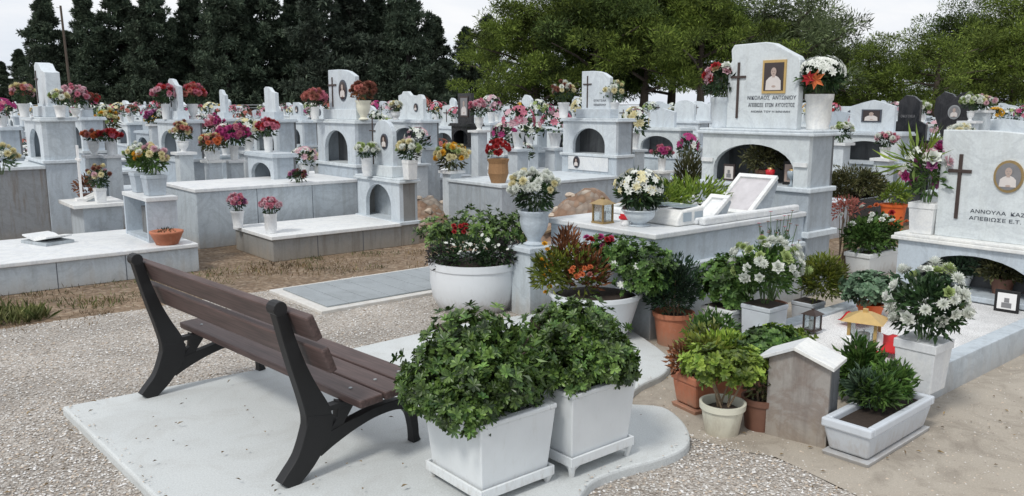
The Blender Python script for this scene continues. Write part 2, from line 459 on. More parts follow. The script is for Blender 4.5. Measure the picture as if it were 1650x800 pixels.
# ------------------------------------------------------------------ loose stones, weeds
def in_poly(x, y, P):
    c = False; j = len(P) - 1
    for i in range(len(P)):
        if (P[i][1] > y) != (P[j][1] > y) and x < (P[j][0]-P[i][0])*(y-P[i][1])/(P[j][1]-P[i][1]) + P[i][0]: c = not c
        j = i
    return c
SLAB = [xy(AB(2.80, -6.66)), xy(AB(4.70, -6.66)), xy(AB(4.70, -5.68)), xy(AB(2.80, -5.68))]
def pebbles(name, n, rng, poly, excl, mats, s0, s1, kind='stuff', label=None, jump=1.0, zo=0):
    mb = MB(); k = 0; tries = 0
    rr = random.Random(21)
    while k < n and tries < n*8:
        tries += 1
        Y = 2.4 + (rng[1] - 2.4) * rr.random() ** jump; 
        x = rr.uniform(-.68, .68) * Y
        if not in_poly(x, Y, poly): continue
        if any(in_poly(x, Y, e) for e in excl): continue
        s = rr.uniform(s0, s1); mb.cur = rr.randrange(len(mats))
        a, b, c = s*rr.uniform(.7, 1.3), s*rr.uniform(.7, 1.3), s*rr.uniform(.4, .8)
        t = rr.uniform(0, 6.28); ct, st = math.cos(t), math.sin(t)
        j = lambda: rr.uniform(.75, 1.2)
        pts = [(a*j(), b*.2, 0), (a*.1, b*j(), 0), (-a*j(), 0, 0), (0, -b*j(), 0), (a*.2, b*.1, c*j()), (0, 0, -c*.5)]
        z0 = .006 + c*.2 + zo
        mb.add([(x + p[0]*ct - p[1]*st, Y + p[0]*st + p[1]*ct, z0 + p[2]) for p in pts],
               [(0,1,4),(1,2,4),(2,3,4),(3,0,4)])
        k += 1
    o = mb.obj(name, mats); o['kind'] = kind
    if label: o['label'] = label; o['category'] = 'gravel'
    return o
simple('pebble_pale', (.56, .545, .52), .8, var=.2); simple('pebble_mid', (.42, .385, .345), .85, var=.25)
simple('pebble_dark', (.27, .24, .21), .85, var=.25); simple('pebble_white', (.72, .71, .70), .8, var=.1); simple('pebble_tan', (.50, .42, .34), .85, var=.2)
pebbles('loose_gravel', 34000, (2.4, 8.5), gp, [pp, SLAB], ['pebble_pale', 'pebble_mid', 'pebble_tan', 'pebble_dark', 'pebble_white', 'pebble_mid', 'pebble_pale'],
        .0032, .0088, label='small mixed grey and tan gravel stones spread over the path', jump=1.5)
pv2 = [xy(AB(3.0, -3.6)), xy(AB(3.0, 3)), xy(AB(7, 3)), xy(AB(7, -3.6))]
pebbles('scattered_stones', 6500, (2.6, 6.5), pv2, [], ['pebble_pale', 'pebble_mid', 'pebble_tan', 'pebble_dark', 'pebble_tan'], .002, .0075, label='scattered small stones lying loose on the beige ground')
pebbles('stray_stones', 900, (2.6, 6.5), pp, [[(x*.975+.0, (y-4.6)*.955+4.6) for x, y in pp]], ['pebble_pale', 'pebble_mid', 'pebble_tan'], .002, .007, label='stray gravel stones kicked onto the rim of the concrete pad', zo=PADZ)
mb = MB()
for _ in range(420):
    Y = rnd.uniform(2.8, 8); x = rnd.uniform(-.68, .68)*Y
    mb.leaf(Vector((x, Y, .016 + (.055 if in_poly(x, Y, pp) else 0))), Vector((rnd.uniform(-1, 1), rnd.uniform(-1, 1), rnd.uniform(.02, .3))), rnd.uniform(.012, .035), rnd.uniform(.006, .014), up=Vector((0, 0, 1)))
o = mb.obj('fallen_leaves', 'dry_leaf'); props(o, 'tiny dry fallen leaves scattered over gravel and paving', 'fallen leaves', kind='stuff')
# weeds
def weeds(name, label, spots, mat, cat):
    mb = MB()
    for (x, y, rad, n, h) in spots:
        for _ in range(n):
            a = rnd.uniform(0, 6.28); r = rad*math.sqrt(rnd.random())
            p = Vector((x + r*math.cos(a)*1.3, y + r*math.sin(a), .0))
            d = Vector((rnd.gauss(0, .5), rnd.gauss(0, .5), 1))
            mb.leaf(p, d, h*rnd.uniform(.4, 1.1), h*rnd.uniform(.05, .16))
    o = mb.obj(name, mat); props(o, label, cat, kind='stuff'); return o
sp = []
for _ in range(70):
    g = AB(rnd.uniform(-1.5, 4.8), rnd.choice([rnd.uniform(-7.9, -6.8), rnd.uniform(-7.9, -7.5)])); sp.append((g.x, g.y, rnd.uniform(.05, .22), rnd.randint(8, 36), rnd.uniform(.03, .06)))
g = G(15, 515); sp.append((g.x, g.y, .22, 420, .13)); g = G(150, 492); sp.append((g.x, g.y, .2, 90, .07))
weeds('weeds', 'low green weeds growing in the bare earth beside the graves', sp, 'grass_leaf', 'weeds')
sp = []
for _ in range(60):
    g = AB(rnd.uniform(-1.5, 6), rnd.uniform(-7.9, -6.7)); sp.append((g.x, g.y, rnd.uniform(.08, .3), rnd.randint(20, 70), rnd.uniform(.03, .07)))
for _ in range(30):
    g = AB(rnd.uniform(5, 9), rnd.uniform(-7, -4.6)); sp.append((g.x, g.y, rnd.uniform(.08, .3), rnd.randint(20, 60), rnd.uniform(.03, .08)))
weeds('dry_grass', 'thin dry straw coloured grass lying on the bare earth', sp, 'dry_leaf', 'dry grass')

# ------------------------------------------------------------------ blossoms and foliage
bl_cache = {}
def blossom_geo(mb, p, d, r, kind):
    d = d.normalized()
    a = d.cross(Vector((.31, .52, .79))).normalized(); b = d.cross(a)
    if kind == 'lily':
        for k in range(6):
            t = k*math.pi/3 + rnd.uniform(-.15, .15)
            mb.leaf(p, (a*math.cos(t) + b*math.sin(t)) + d*.55, r*1.15, r*.55, up=d, bend=.2)
    elif kind == 'daisy':
        for k in range(7):
            t = k*math.pi*2/7
            mb.leaf(p, (a*math.cos(t) + b*math.sin(t)) + d*.2, r, r*.6, up=d, bend=.05)
    elif kind == 'rose':
        for lay, (e, q, kk) in enumerate(((.15, 1.0, 6), (.7, .9, 6), (1.5, .8, 5), (4, .75, 3))):
            for k in range(kk):
                t = k*math.pi*2/kk + lay*.5
                mb.leaf(p - d*r*.1, (a*math.cos(t) + b*math.sin(t)) + d*e, r*q, r*.85, up=d, bend=-.15)
    else:
        for lay, (e, q, kk) in enumerate(((-.7, .8, 9), (-.2, .95, 12), (.2, 1.0, 12), (.6, .95, 11), (1.1, .92, 9), (2.2, .88, 7), (6, .85, 3))):
            for k in range(kk):
                t = k*math.pi*2/kk + lay*.35
                mb.leaf(p, (a*math.cos(t) + b*math.sin(t)) + d*e, r*q*rnd.uniform(.85, 1.1), r*.36, up=d, bend=-.12)
def blossom_mesh(kind, mat, v=0):
    key = (kind, mat, v)
    if key not in bl_cache:
        mb = MB(); blossom_geo(mb, Vector((0, 0, 0)), Vector((0, 0, 1)), 1.0, kind)
        bl_cache[key] = mb.mesh('flower', mat)
    return bl_cache[key]
def rdir(zmin=-1.0, rr=rnd):
    while True:
        v = Vector((rr.uniform(-1, 1), rr.uniform(-1, 1), rr.uniform(-1, 1)))
        if .05 < v.length < 1:
            v.normalize()
            if v.z >= zmin: return v
def rosettes(mb, blobs, n, L, W, per=7, shell=.55):
    """whorls of leaves over ellipsoids; blobs=[(c,rx,ry,rz)]"""
    for _ in range(n):
        c, rx, ry, rz = rnd.choice(blobs)
        d = rdir(-.75); q = shell + (1 - shell)*rnd.random()**.5
        q *= rnd.uniform(.88, 1.14)
        q *= rnd.choice((1, 1, 1, 1.07, 1.13)); p = Vector((c[0] + d.x*rx*q, c[1] + d.y*ry*q, c[2] + d.z*rz*q))
        ax = (d + Vector((0, 0, .5)) + rdir()*.5).normalized()
        a = ax.cross(Vector((.3, .5, .8))).normalized(); b = ax.cross(a)
        o = rnd.random()*6
        for k in range(per):
            t = o + k*6.283/per
            mb.leaf6(p, (a*math.cos(t) + b*math.sin(t)) + ax*rnd.uniform(.2, .9), L*rnd.uniform(.7, 1.15), W*rnd.uniform(.8, 1.1), ax)
def tufts(mb, blobs, n, L, W, spread=.6, shell=.3, up=.3):
    for _ in range(n):
        c, rx, ry, rz = rnd.choice(blobs)
        d = rdir(-.8); q = shell + (1 - shell)*rnd.random()**.5; q *= rnd.uniform(.85, 1.15)
        p = Vector((c[0] + d.x*rx*q, c[1] + d.y*ry*q, c[2] + d.z*rz*q))
        mb.leaf(p, d + rdir()*spread + Vector((0, 0, up)), L*rnd.uniform(.6, 1.3), W*rnd.uniform(.7, 1.2))

def bouquet(label, loc, R_, colors, n, fr, kind='mum', group=None, sep=True, leaf='leaf_deep', hz=1.0, leafn=220, rest=0.0, ll=None, low=-.05, name='flower_bouquet', yoff=0, xs=1):
    """bunch of flowers standing with its stems at loc"""
    t = thing(name, label, 'flowers', loc, rnd.uniform(0, 6), group)
    cz = R_*hz*.95 + rest
    mb = MB()
    for k in range(7):
        a = k*.9; mb.tube([(math.cos(a)*.012, math.sin(a)*.012, -.04), (math.cos(a)*R_*.3, math.sin(a)*R_*.3, cz*.8)], .004, 4)
    mb.obj('stems', 'stem_green', t)
    mb = MB(); tufts(mb, [((0, 0, cz*.85), R_*.8*xs, R_*.8, R_*hz*.8)], leafn, ll or R_*.42, (ll or R_*.42)*.38, .7, .15, .1)
    mb.obj('foliage', leaf, t)
    if sep:
        for i in range(n):
            d = rdir(low); q = rnd.uniform(.82, 1.08)
            p = Vector((d.x*R_*q*xs, d.y*R_*q, cz + d.z*R_*hz*q))
            m = rnd.choice(colors)
            o = bpy.data.objects.new('flower', blossom_mesh(rnd.choice(('rose', 'rose', 'mum')) if kind == 'mixed' else kind, m)); col.objects.link(o); o.parent = t
            o.location = p; o.rotation_euler = d.to_track_quat('Z', 'Y').to_euler(); s = fr*rnd.uniform(.8, 1.2); o.scale = (s, s, s)
    else:
        mb = MB()
        for i in range(n):
            d = rdir(low); q = rnd.uniform(.82, 1.08); mb.cur = rnd.randrange(len(colors))
            blossom_geo(mb, Vector((d.x*R_*q*xs, d.y*R_*q, cz + d.z*R_*hz*q)), d, fr*rnd.uniform(.8, 1.2), kind)
        mb.obj('blossoms', colors, t)
    return t

# pots ---------------------------------------------------------------
def vase(label, loc, prof, mat, name='vase', group=None, flute=0):
    mb = MB(); n = 28
    pr = prof + [(prof[-1][0]*.86, prof[-1][1]), (prof[-1][0]*.78, prof[-1][1]*.8), (.003, prof[-1][1]*.78)]
    mb.lathe(pr, n)
    o = mb.obj(name, mat, loc=loc, smooth=False); props(o, label, 'vase', group)
    o.data.polygons.foreach_set('use_smooth', [True]*len(o.data.polygons))
    e = o.modifiers.new('edge', 'EDGE_SPLIT'); e.split_angle = R(50)
    return o
def urn(label, loc, h, r, mat='marble_white', group=None):
    return vase(label, loc, [(r*.62, 0), (r*.66, h*.05), (r*.40, h*.12), (r*.44, h*.2), (r*.78, h*.45), (r*.9, h*.7), (r*.86, h*.86), (r*1.02, h*.95), (r*1.0, h)], mat, group=group)
def taper(label, loc, h, r, mat='marble_white', group=None):
    return vase(label, loc, [(r*.72, 0), (r*.74, h*.06), (r*.68, h*.1), (r*.9, h*.85), (r*1.0, h*.9), (r*1.0, h)], mat, group=group)
def pot_vase(label, loc, h, r, mat='marble_white', group=None):
    return vase(label, loc, [(r*.80, 0), (r*.84, h*.05), (r*.78, h*.10), (r*.92, h*.28), (r*.94, h*.80), (r*1.02, h*.84), (r*1.04, h)], mat, group=group)
def square_vase(label, loc, h, w, mat='marble_bright', group=None, rotz=ROT, taper_=.86):
    mb = MB()
    mb.frustum(w*taper_, w*taper_, w, w, 0, h*.82)
    mb.box(-w*.53, w*.53, -w*.53, w*.53, h*.82, h)
    o = mb.obj('vase', mat, loc=loc, rotz=rotz, bevel=.004); props(o, label, 'vase', group); return o
def pot_round(parent, h, r0, r1, mat, soil=True, rim=.03, name='pot'):
    mb = MB(); mb.lathe([(r0, 0), (r0*1.02, h*.04), (r1*.95, h - rim), (r1*1.03, h - rim), (r1*1.05, h), (r1*.93, h), (r1*.88, h - .05), (.01, h - .052)], 32)
    o = mb.obj(name, mat, parent, smooth=True); e = o.modifiers.new('edge', 'EDGE_SPLIT'); e.split_angle = R(35)
    if soil:
        mb = MB(); mb.lathe([(r1*.9, h - .048), (r1*.6, h - .028), (.01, h - .02)], 24); mb.obj('soil', 'soil', parent, smooth=True)
    return o

# ------------------------------------------------------------------ graves
def hs_profile(kind, w, h):
    if kind == 'shoulder':   # flat top, slope falling to the right
        P = [(-.5, 0), (-.5, .74), (-.455, .80), (-.47, .93), (-.43, .99), (.02, 1.0), (.14, .98), (.34, .88), (.47, .82), (.5, .78), (.5, 0)]
    elif kind == 'wave':
        P = [(-.5, 0), (-.5, 1.0), (-.1, 1.0), (.1, .985), (.28, .95), (.42, .89), (.5, .85), (.5, 0)]
    elif kind == 'slope':
        P = [(-.5, 0), (-.5, .95), (-.36, 1.0), (-.05, .97), (.2, .84), (.5, .80), (.5, 0)]
    elif kind == 'peak':
        P = [(-.5, 0), (-.5, .80), (-.2, .93), (0, 1.0), (.2, .93), (.5, .80), (.5, 0)]
    elif kind == 'round':
        P = [(-.5, 0)] + [(-.5*math.cos(i*math.pi/10), .72 + .28*math.sin(i*math.pi/10)) for i in range(11)] + [(.5, 0)]
    elif kind == 'heart':
        P = [(-.25, 0), (-.5, .55), (-.46, .85), (-.28, .98), (-.08, .93), (0, .86), (.08, .93), (.28, .98), (.46, .85), (.5, .55), (.25, 0)]
    elif kind == 'scroll':
        P = [(-.5, 0), (-.5, .85), (-.36, .9), (-.3, 1.0), (-.12, 1.0), (0, .86), (.25, .83), (.32, .88), (.42, .86), (.5, .72), (.5, 0)]
    elif kind == 'spire':
        P = [(-.5, 0), (-.5, .35), (-.3, .42), (-.3, .86), (-.12, 1.0), (.12, .97), (.3, .85), (.3, .42), (.5, .35), (.5, 0)]
    else:
        P = [(-.5, 0), (-.5, 1), (.5, 1), (.5, 0)]
    return [(x*w, z*h) for x, z in P]

def arch_panel(mb, w, z0, z1, y0, y1, aw, ah, spring, n=14, base=0):
    """front board with an arched opening (aw wide, spring height, ah to crown)"""
    pts = [(-w/2, z0), (-aw/2, z0), (-aw/2, z0 + spring)]
    for i in range(1, n):
        t = math.pi*i/n; pts.append((-aw/2*math.cos(t), z0 + spring + (ah - spring)*math.sin(t)))
    pts += [(aw/2, z0 + spring), (aw/2, z0), (w/2, z0), (w/2, z1), (-w/2, z1)]
    # built as quads so that every face is convex
    o = [(-w/2, z0), (-aw/2, z0), (-aw/2, z0+spring), (-w/2, z0+spring)]
    mb.box(-w/2, -aw/2, y0, y1, z0, z1); mb.box(aw/2, w/2, y0, y1, z0, z1)
    prev = (-aw/2, z0 + spring)
    for i in range(1, n+1):
        t = math.pi*i/n; cur = (-aw/2*math.cos(t), z0 + spring + (ah - spring)*math.sin(t))
        v = [(prev[0], y0, prev[1]), (cur[0], y0, cur[1]), (cur[0], y0, z1), (prev[0], y0, z1), (prev[0], y1, prev[1]), (cur[0], y1, cur[1]), (cur[0], y1, z1), (prev[0], y1, z1)]
        mb.add(v, [(0,1,2,3), (7,6,5,4), (0,4,5,1)]); prev = cur

def text_mesh(body, size, parent, loc, mat='letter_grey', name='inscription', rot=(R(90), 0, 0), width=None):
    cu = bpy.data.curves.new(name, 'FONT'); cu.body = body; cu.size = size; cu.extrude = .0012; cu.align_x = 'LEFT'
    o = bpy.data.objects.new('tmp', cu); col.objects.link(o); bpy.context.view_layer.update()
    dg = bpy.context.evaluated_depsgraph_get(); me = bpy.data.meshes.new_from_object(o.evaluated_get(dg))
    me.name = name; bpy.data.objects.remove(o); bpy.data.curves.remove(cu)
    me.materials.clear(); me.materials.append(M[mat])
    q = bpy.data.objects.new(name, me); col.objects.link(q); q.parent = parent; q.location = loc; q.rotation_euler = rot
    if width:
        xs = [v.co.x for v in me.vertices]; s = width/(max(xs)-min(xs)); q.scale = (s, 1, 1)
    return q

def cross_part(parent, x, y, z0, h, w, mat='bronze', t=.018, ornate=False):
    mb = MB(); mb.box(x-t/2, x+t/2, y-.012, y, z0, z0+h); mb.box(x-w/2, x+w/2, y-.015, y-.002, z0+h*.74-t/2, z0+h*.74+t/2)
    if ornate:
        for cx, cz in ((x-w/2, z0+h*.74), (x+w/2, z0+h*.74), (x, z0+h), (x, z0)):
            mb.box(cx-t*.8, cx+t*.8, y-.018, y-.003, cz-t*.8, cz+t*.8)
    return mb.obj('cross', mat, parent, bevel=.002)
def portrait(parent, x, y, z, w, h, oval=False, frame='gold_paint', pale='photo_pale', dark='photo_dark'):
    def ell(a, b, cx, cz, n=24): return [(cx + a*math.cos(i*6.2832/n), cz + b*math.sin(i*6.2832/n)) for i in range(n)]
    f = MB()
    if oval: f.prism_xz(ell(w/2, h/2, x, z), y-.012, y)
    else: f.prism_xz([(x-w/2, z-h/2), (x+w/2, z-h/2), (x+w/2, z+h/2), (x-w/2, z+h/2)], y-.012, y)
    fo = f.obj('portrait_frame', frame, parent)
    b = MB(); k = .84
    if oval: b.prism_xz(ell(w/2*k, h/2*k, x, z), y-.015, y-.0125)
    else: b.prism_xz([(x-w/2*k, z-h/2*k), (x+w/2*k, z-h/2*k), (x+w/2*k, z+h/2*k), (x-w/2*k, z+h/2*k)], y-.015, y-.0125)
    b.cur = 1
    yb = y - .0165
    sh = [(x-w*.33, z-h*.40), (x+w*.33, z-h*.40), (x+w*.31, z-h*.12), (x+w*.20, z-h*.02), (x+w*.08, z+h*.03), (x-w*.06, z+h*.03), (x-w*.2, z-h*.03), (x-w*.31, z-h*.12)]
    if oval: sh = [(x + (px_-x)*.85, z + (pz-z)*.8) for px_, pz in sh]
    b.prism_xz(sh, yb, y-.015)
    b.cur = 0; b.prism_xz(ell(w*.150, h*.155, x, z+h*.185), yb-.0006, y-.015)
    b.cur = 2; b.prism_xz([(x-w*.06, z-h*.02), (x+w*.06, z-h*.02), (x+w*.055, z+h*.06), (x-w*.055, z+h*.06)], yb-.0009, y-.015)
    b.prism_xz(ell(w*.115, h*.13, x, z+h*.145), yb-.0013, y-.015)
    b.prism_xz(ell(w*.09, h*.035, x+w*.02, z-h*.29, 10), yb-.0007, y-.015)
    b.cur = 0
    for sx in (-1, 1): b.prism_xz(ell(w*.022, h*.010, x+sx*w*.048, z+h*.165, 8), yb-.002, y-.015)
    b.prism_xz(ell(w*.038, h*.008, x, z+h*.085, 8), yb-.002, y-.015)
    b.obj('photograph', [dark, pale, 'photo_skin'], fo)
    return fo

def grave(label, loc, p, group=None, rotz=ROT, name='grave'):
    """loc: middle of the foot end; local y runs to the head"""
    t = thing(name, label, 'grave', loc, rotz, group)
    w, L = p['w'], p.get('L', 0)
    z1 = p.get('z1', .3); bev = p.get('bevel', 0); top = p.get('top', 'marble_bright'); side = p.get('side', 'marble_grey')
    if L:
        if p.get('open'):   # kerb frame around a gravel bed
            kw = .10
            mb = MB(); mb.box(-w/2, w/2, 0, kw, 0, z1); mb.box(-w/2, -w/2+kw, kw, L-.001, 0, z1); mb.box(w/2-kw, w/2, kw, L-.001, 0, z1)
            mb.obj('kerb', side, t, bevel=bev)
            mb = MB(); mb.box(-w/2+kw, w/2-kw, kw, L-.001, 0, z1-.02); mb.obj('bed', p['open'], t)
        else:
            mb = MB(); mb.box(-w/2, w/2, 0, L-.001, 0, z1-.04); mb.obj('body', side, t, bevel=bev)
            for jy in p.get('joints', ()):
                mb = MB(); mb.box(w/2, w/2+.0015, jy, jy+.006, .005, z1-.042); mb.obj('joint', 'letter_grey', t)
            mb = MB(); mb.box(-w/2-.02, w/2+.02, -.02, L-.002, z1-.04, z1); mb.obj('ledger', top, t, bevel=bev)
    if p.get('mon'):
        m = p['mon']; mw = m.get('w', w); d = m.get('d', .35); zl = m['zl']; zc = m['zc']; mf = m.get('front', 'marble_white'); x0 = m.get('x', 0)
        mt = t
        mb = MB(); mb.box(x0-mw/2, x0+mw/2, L, L+d, 0, zl-.04); mb.obj('monument_base', m.get('base', side), t, bevel=bev)
        mb = MB(); mb.box(x0-mw/2-.025, x0+mw/2+.025, L-.025, L+d+.01, zl-.04, zl)
        mb.obj('base_ledge', mf, t, bevel=bev)
        hh = zc - .05 - zl
        aw = m.get('aw', mw*.72); ah = m.get('ah', hh*.78); spn = m.get('spring', hh*.35)
        mb = MB(); arch_panel(mb, mw-.04, zl, zc-.05, L, L+.05, aw, ah, spn)
        o = mb.obj('arch_front', mf, t)
        o.location.x = x0
        for xs_ in (x0-mw/2+.02, x0+mw/2-.06):
            mb = MB(); mb.box(xs_, xs_+.04, L+.05, L+d-.03, zl, zc-.05); mb.obj('niche_side', m.get('sides', side), t)
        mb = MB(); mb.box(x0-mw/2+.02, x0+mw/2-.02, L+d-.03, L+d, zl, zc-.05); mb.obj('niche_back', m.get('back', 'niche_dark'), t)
        mb = MB(); mb.box(x0-mw/2-.03, x0+mw/2+.03, L-.03, L+d+.02, zc-.05, zc-.022); mb.box(x0-mw/2-.015, x0+mw/2+.015, L-.015, L+d+.012, zc-.022, zc)
        mb.obj('cornice', m.get('cornice', mf), t, bevel=bev)
        if m.get('h'):
            h = m['h']; hw = h['w']; hh2 = h['h']; hx = h.get('x', 0) + x0; th = h.get('t', .06); hy = L + h.get('y', d*.35)
            pr = [(x + hx, z + zc) for x, z in hs_profile(h.get('kind', 'shoulder'), hw, hh2)]
            mb = MB(); mb.prism_xz(pr, hy, hy+th); ho = mb.obj('headstone', h.get('mat', 'marble_white'), t, bevel=bev)
            if h.get('foot'):
                mb = MB(); mb.box(hx-hw*.62, hx+hw*.62, hy-.05, hy+th+.05, zc+.001, zc+.05+hh2*.12); mb.obj('headstone_foot', h.get('mat', 'marble_white'), t, bevel=bev)
            if h.get('cross'):
                cx, cz, ch, cw = h['cross']; cross_part(ho, hx + cx*hw, hy, zc + cz*hh2, ch*hh2, cw*hw, h.get('crossmat', 'bronze'), t=max(.012, .03*hw), ornate=h.get('ornate', False))
            if h.get('photo'):
                cx, cz, pw, ph, ov = h['photo']; portrait(ho, hx + cx*hw, hy, zc + cz*hh2, pw*hw, ph*hh2, ov, h.get('frame', 'gold_paint'), dark=h.get('dark', 'photo_dark'))
            for (body, sz, cx, cz, wd) in h.get('text', []):
                text_mesh(body, sz, ho, (hx + cx*hw, hy-.002, zc + cz*hh2), width=wd, mat=h.get('lmat', 'letter_grey'))
    return t

# --- the two near monuments
p1 = AB(4.26, -4.135)
g1 = grave('tall white marble grave with big arched niche, framed portrait and brass cross on its headstone', p1,
  dict(w=1.05, L=1.87, z1=.74, bevel=.008, side='marble_blue', top='marble_bright',
       mon=dict(w=1.10, d=.38, zl=.93, zc=1.40, aw=.80, ah=.34, spring=.12, base='marble_grey', sides='marble_grey', front='marble_white',
                h=dict(w=.70, h=.73, kind='shoulder', t=.08, x=-.01, y=.10, cross=(-.34, .12, .66, .22), photo=(.17, .60, .32, .38, False),
                       text=[('ΝΙΚΟΛΑΟΣ  ΑΝΤΩΝΙΟΥ', .045, -.20, .34, .47), ('ΑΠΕΒΙΩΣΕ  ΕΤΩΝ  ΑΥΓΟΥΣΤΟΣ', .045, -.18, .255, .45), ('ΑΙΩΝΙΑ ΤΟΥ Η ΜΝΗΜΗ', .022, -.14, .19, .38)]))))
# stepped lower plinth, rails and the planted bed of grave one
mb = MB(); mb.box(-.555, .555, -.06, 1.84, 0, .46); mb.obj('plinth', 'marble_grey', g1, bevel=.008)
mb = MB(); mb.box(-.575, .575, -.08, 1.83, .46, .50); mb.obj('plinth_ledge', 'marble_white', g1, bevel=.008)
mb = MB(); mb.box(-.585, .585, 1.84, 2.30, .52, .57); mb.obj('monument_ledge', 'marble_white', g1, bevel=.006)
mb = MB()
for s in (-1, 1): mb.box(s*.49-.03, s*.49+.03, .55, 1.80, .741, .80)
mb.box(-.45, .45, .55, .62, .741, .79); mb.obj('bed_rail', 'marble_bright', g1, bevel=.015)
mb = MB(); tufts(mb, [((-.15, 1.25, .84), .32, .45, .14), ((-.25, .95, .83), .2, .25, .12)], 1500, .07, .02, .5, .2, .5); mb.obj('planting', 'leaf_lime', g1)
mb = MB()
for s in (-1, 1):
    mb = MB(); mb.box(s*.465-.06, s*.465+.06, 1.852, 1.868, 1.10, 1.135); mb.obj('capital', 'marble_bright', g1)

p2f = AB(4.15, -2.375)
g2 = grave('low white marble grave with gravel-filled bed and oval portrait headstone, nearest on the right', p2f,
  dict(w=1.11, L=2.22, z1=.19, bevel=.006, open='gravel_white', side='marble_blue',
       mon=dict(w=1.16, d=.36, zl=.22, zc=.62, aw=.86, ah=.29, spring=.06, base='marble_grey', sides='marble_grey', front='marble_blue', cornice='marble_bright',
                h=dict(w=.86, h=.80, kind='wave', t=.08, x=.10, y=.08, cross=(-.33, .18, .60, .19), crossmat='bronze', photo=(.055, .60, .23, .29, True), frame='brass', dark='photo_grey',
                       text=[('ΑΝΝΟΥΛΑ  ΚΑΖΑΚΟΥ', .036, -.22, .25, .50), ('ΑΠΕΒΙΩΣΕ Ε.Τ. ΕΤΩΝ', .036, -.225, .185, .50)]))))

# --- left and middle distance graves, each its own
def Ld(a0, bl, br): return AB(a0, (bl + br)/2)
grave('long low grey-sided grave with plain white top, nearest at the left edge', Ld(.45, -9.4, -8.0),
      dict(w=1.4, L=2.22, joints=(.42, .98, 1.55), z1=.28, bevel=.008, side='marble_blue', top='marble_bright'))
gb = grave('high grey grave at far left with narrow arched niche and tall slanting headstone', Ld(-.1, -12.0, -10.95),
      dict(w=1.05, L=2.05, z1=.90, bevel=.006, side='marble_stained', top='marble_white',
           mon=dict(w=1.07, d=.36, zl=.96, zc=1.46, aw=.62, ah=.36, spring=.16, sides='marble_blue', front='marble_white', base='marble_blue', back='marble_grey',
                    h=dict(w=.60, h=.66, kind='slope', t=.16, foot=True, cross=(-.35, .25, .6, .25)))))
grave('long raised grave with grey flank, arched niche and pointed headstone between rust wreaths', Ld(3.1, -10.3, -9.25),
      dict(w=1.05, L=2.02, joints=(.7, 1.4), z1=.68, bevel=.006, side='marble_blue', top='marble_bright',
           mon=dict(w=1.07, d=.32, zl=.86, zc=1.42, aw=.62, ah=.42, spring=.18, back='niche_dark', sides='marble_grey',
                    h=dict(w=.72, h=.64, kind='wave', foot=True, cross=(-.34, .25, .6, .3), photo=(.06, .58, .30, .42, True), frame='letter_grey'))))
grave('low concrete-sided grave with small arched shrine and white headstone with oval portrait', Ld(3.42, -8.98, -7.98),
      dict(w=1.0, L=1.55, joints=(.5, 1.05), z1=.27, bevel=.006, side='concrete_grey', top='marble_bright',
           mon=dict(w=1.0, d=.24, zl=.28, zc=.77, aw=.58, ah=.40, spring=.16, back='marble_grey', base='concrete_grey', sides='concrete_grey',
                    h=dict(w=.44, h=.66, kind='round', foot=True, cross=(-.5, .1, .95, .3), photo=(.1, .62, .36, .28, True), frame='letter_grey'))))
ge = grave('grey box grave with arched niche, square portrait plaque and slanting headstone with bronze cross', Ld(6.3, -8.9, -7.8),
      dict(w=1.12, L=2.05, z1=.64, bevel=.006, side='marble_grey', top='marble_white',
           mon=dict(w=1.10, d=.34, zl=.92, zc=1.42, aw=.64, ah=.36, spring=.12, sides='marble_grey', base='marble_blue',
                    h=dict(w=.55, h=.66, kind='wave', t=.07, foot=True, cross=(-.28, .22, .68, .3), text=[('ΕΥΑΓΓΕΛΙΑ', .04, -.05, .35, .24), ('ΠΑΠΑΔΟΠΟΥΛΟΥ', .04, -.05, .26, .24)]))))
mb = MB(); mb.box(-.40, .40, 2.035, 2.048, .68, .875); mb.obj('plaque', 'marble_bright', ge)
portrait(ge, -.22, 2.034, .79, .13, .17, True, 'letter_grey')
# flat unmarked slab by the path
t = thing('grave_slab', 'flat grey unmarked grave slab with white border set in the gravel', 'grave slab', AB(2.80, -6.17), ROT)
mb = MB(); mb.box(-.49, .49, 0, 1.9, -.02, .03); mb.obj('border', 'marble_bright', t, bevel=.005)
mb = MB()
for i in range(9):
    mb.box(-.41, .41, .09 + i*.193, .09 + (i+1)*.193 - .006, .03, .042)
mb.obj('top_slab', 'slab_face', t, bevel=.002)

MG = dict(w=.95, L=1.9, z1=.45, side='marble_blue', top='marble_white')
def mon(zl, zc, **h): return dict(w=.95, d=.34, zl=zl, zc=zc, sides='marble_blue', h=h if h else None)
def midgrave(label, px, Y, p, back=0.0):
    """px,Y: where the monument front stands"""
    g = D(px, Y, 0); g = g - A * p.get('L', 0)
    return grave(label, Vector((g.x, g.y, 0)), p)
grave_list = []
midgrave('white grave with blunt headstone carrying pink and red flowers, behind the far left monument', 132, 13.2, {**MG, 'mon': mon(.9, 1.42, w=.42, h=.48, kind='round', foot=True)})
midgrave('white arched monument whose rounded headstone stands between two pink bunches', 280, 11.9, {**MG, 'mon': mon(.85, 1.40, w=.42, h=.58, kind='slope', foot=True, cross=(-.3, .3, .5, .3))})
midgrave('white monument with narrow upright headstone and tiny dark cross', 357, 16, {**MG, 'mon': mon(.85, 1.35, w=.28, h=.55, kind='slope', foot=True)})
midgrave('white monument with plain narrow slanting headstone, left of the rust wreaths', 432, 13.5, {**MG, 'mon': mon(.85, 1.38, w=.42, h=.52, kind='slope', foot=True)})
midgrave('small white monument with stub headstone and oval portrait', 475, 17, {**MG, 'mon': mon(.8, 1.3, w=.35, h=.36, kind='wave', foot=True, photo=(0, .6, .4, .4, True), frame='letter_grey')})
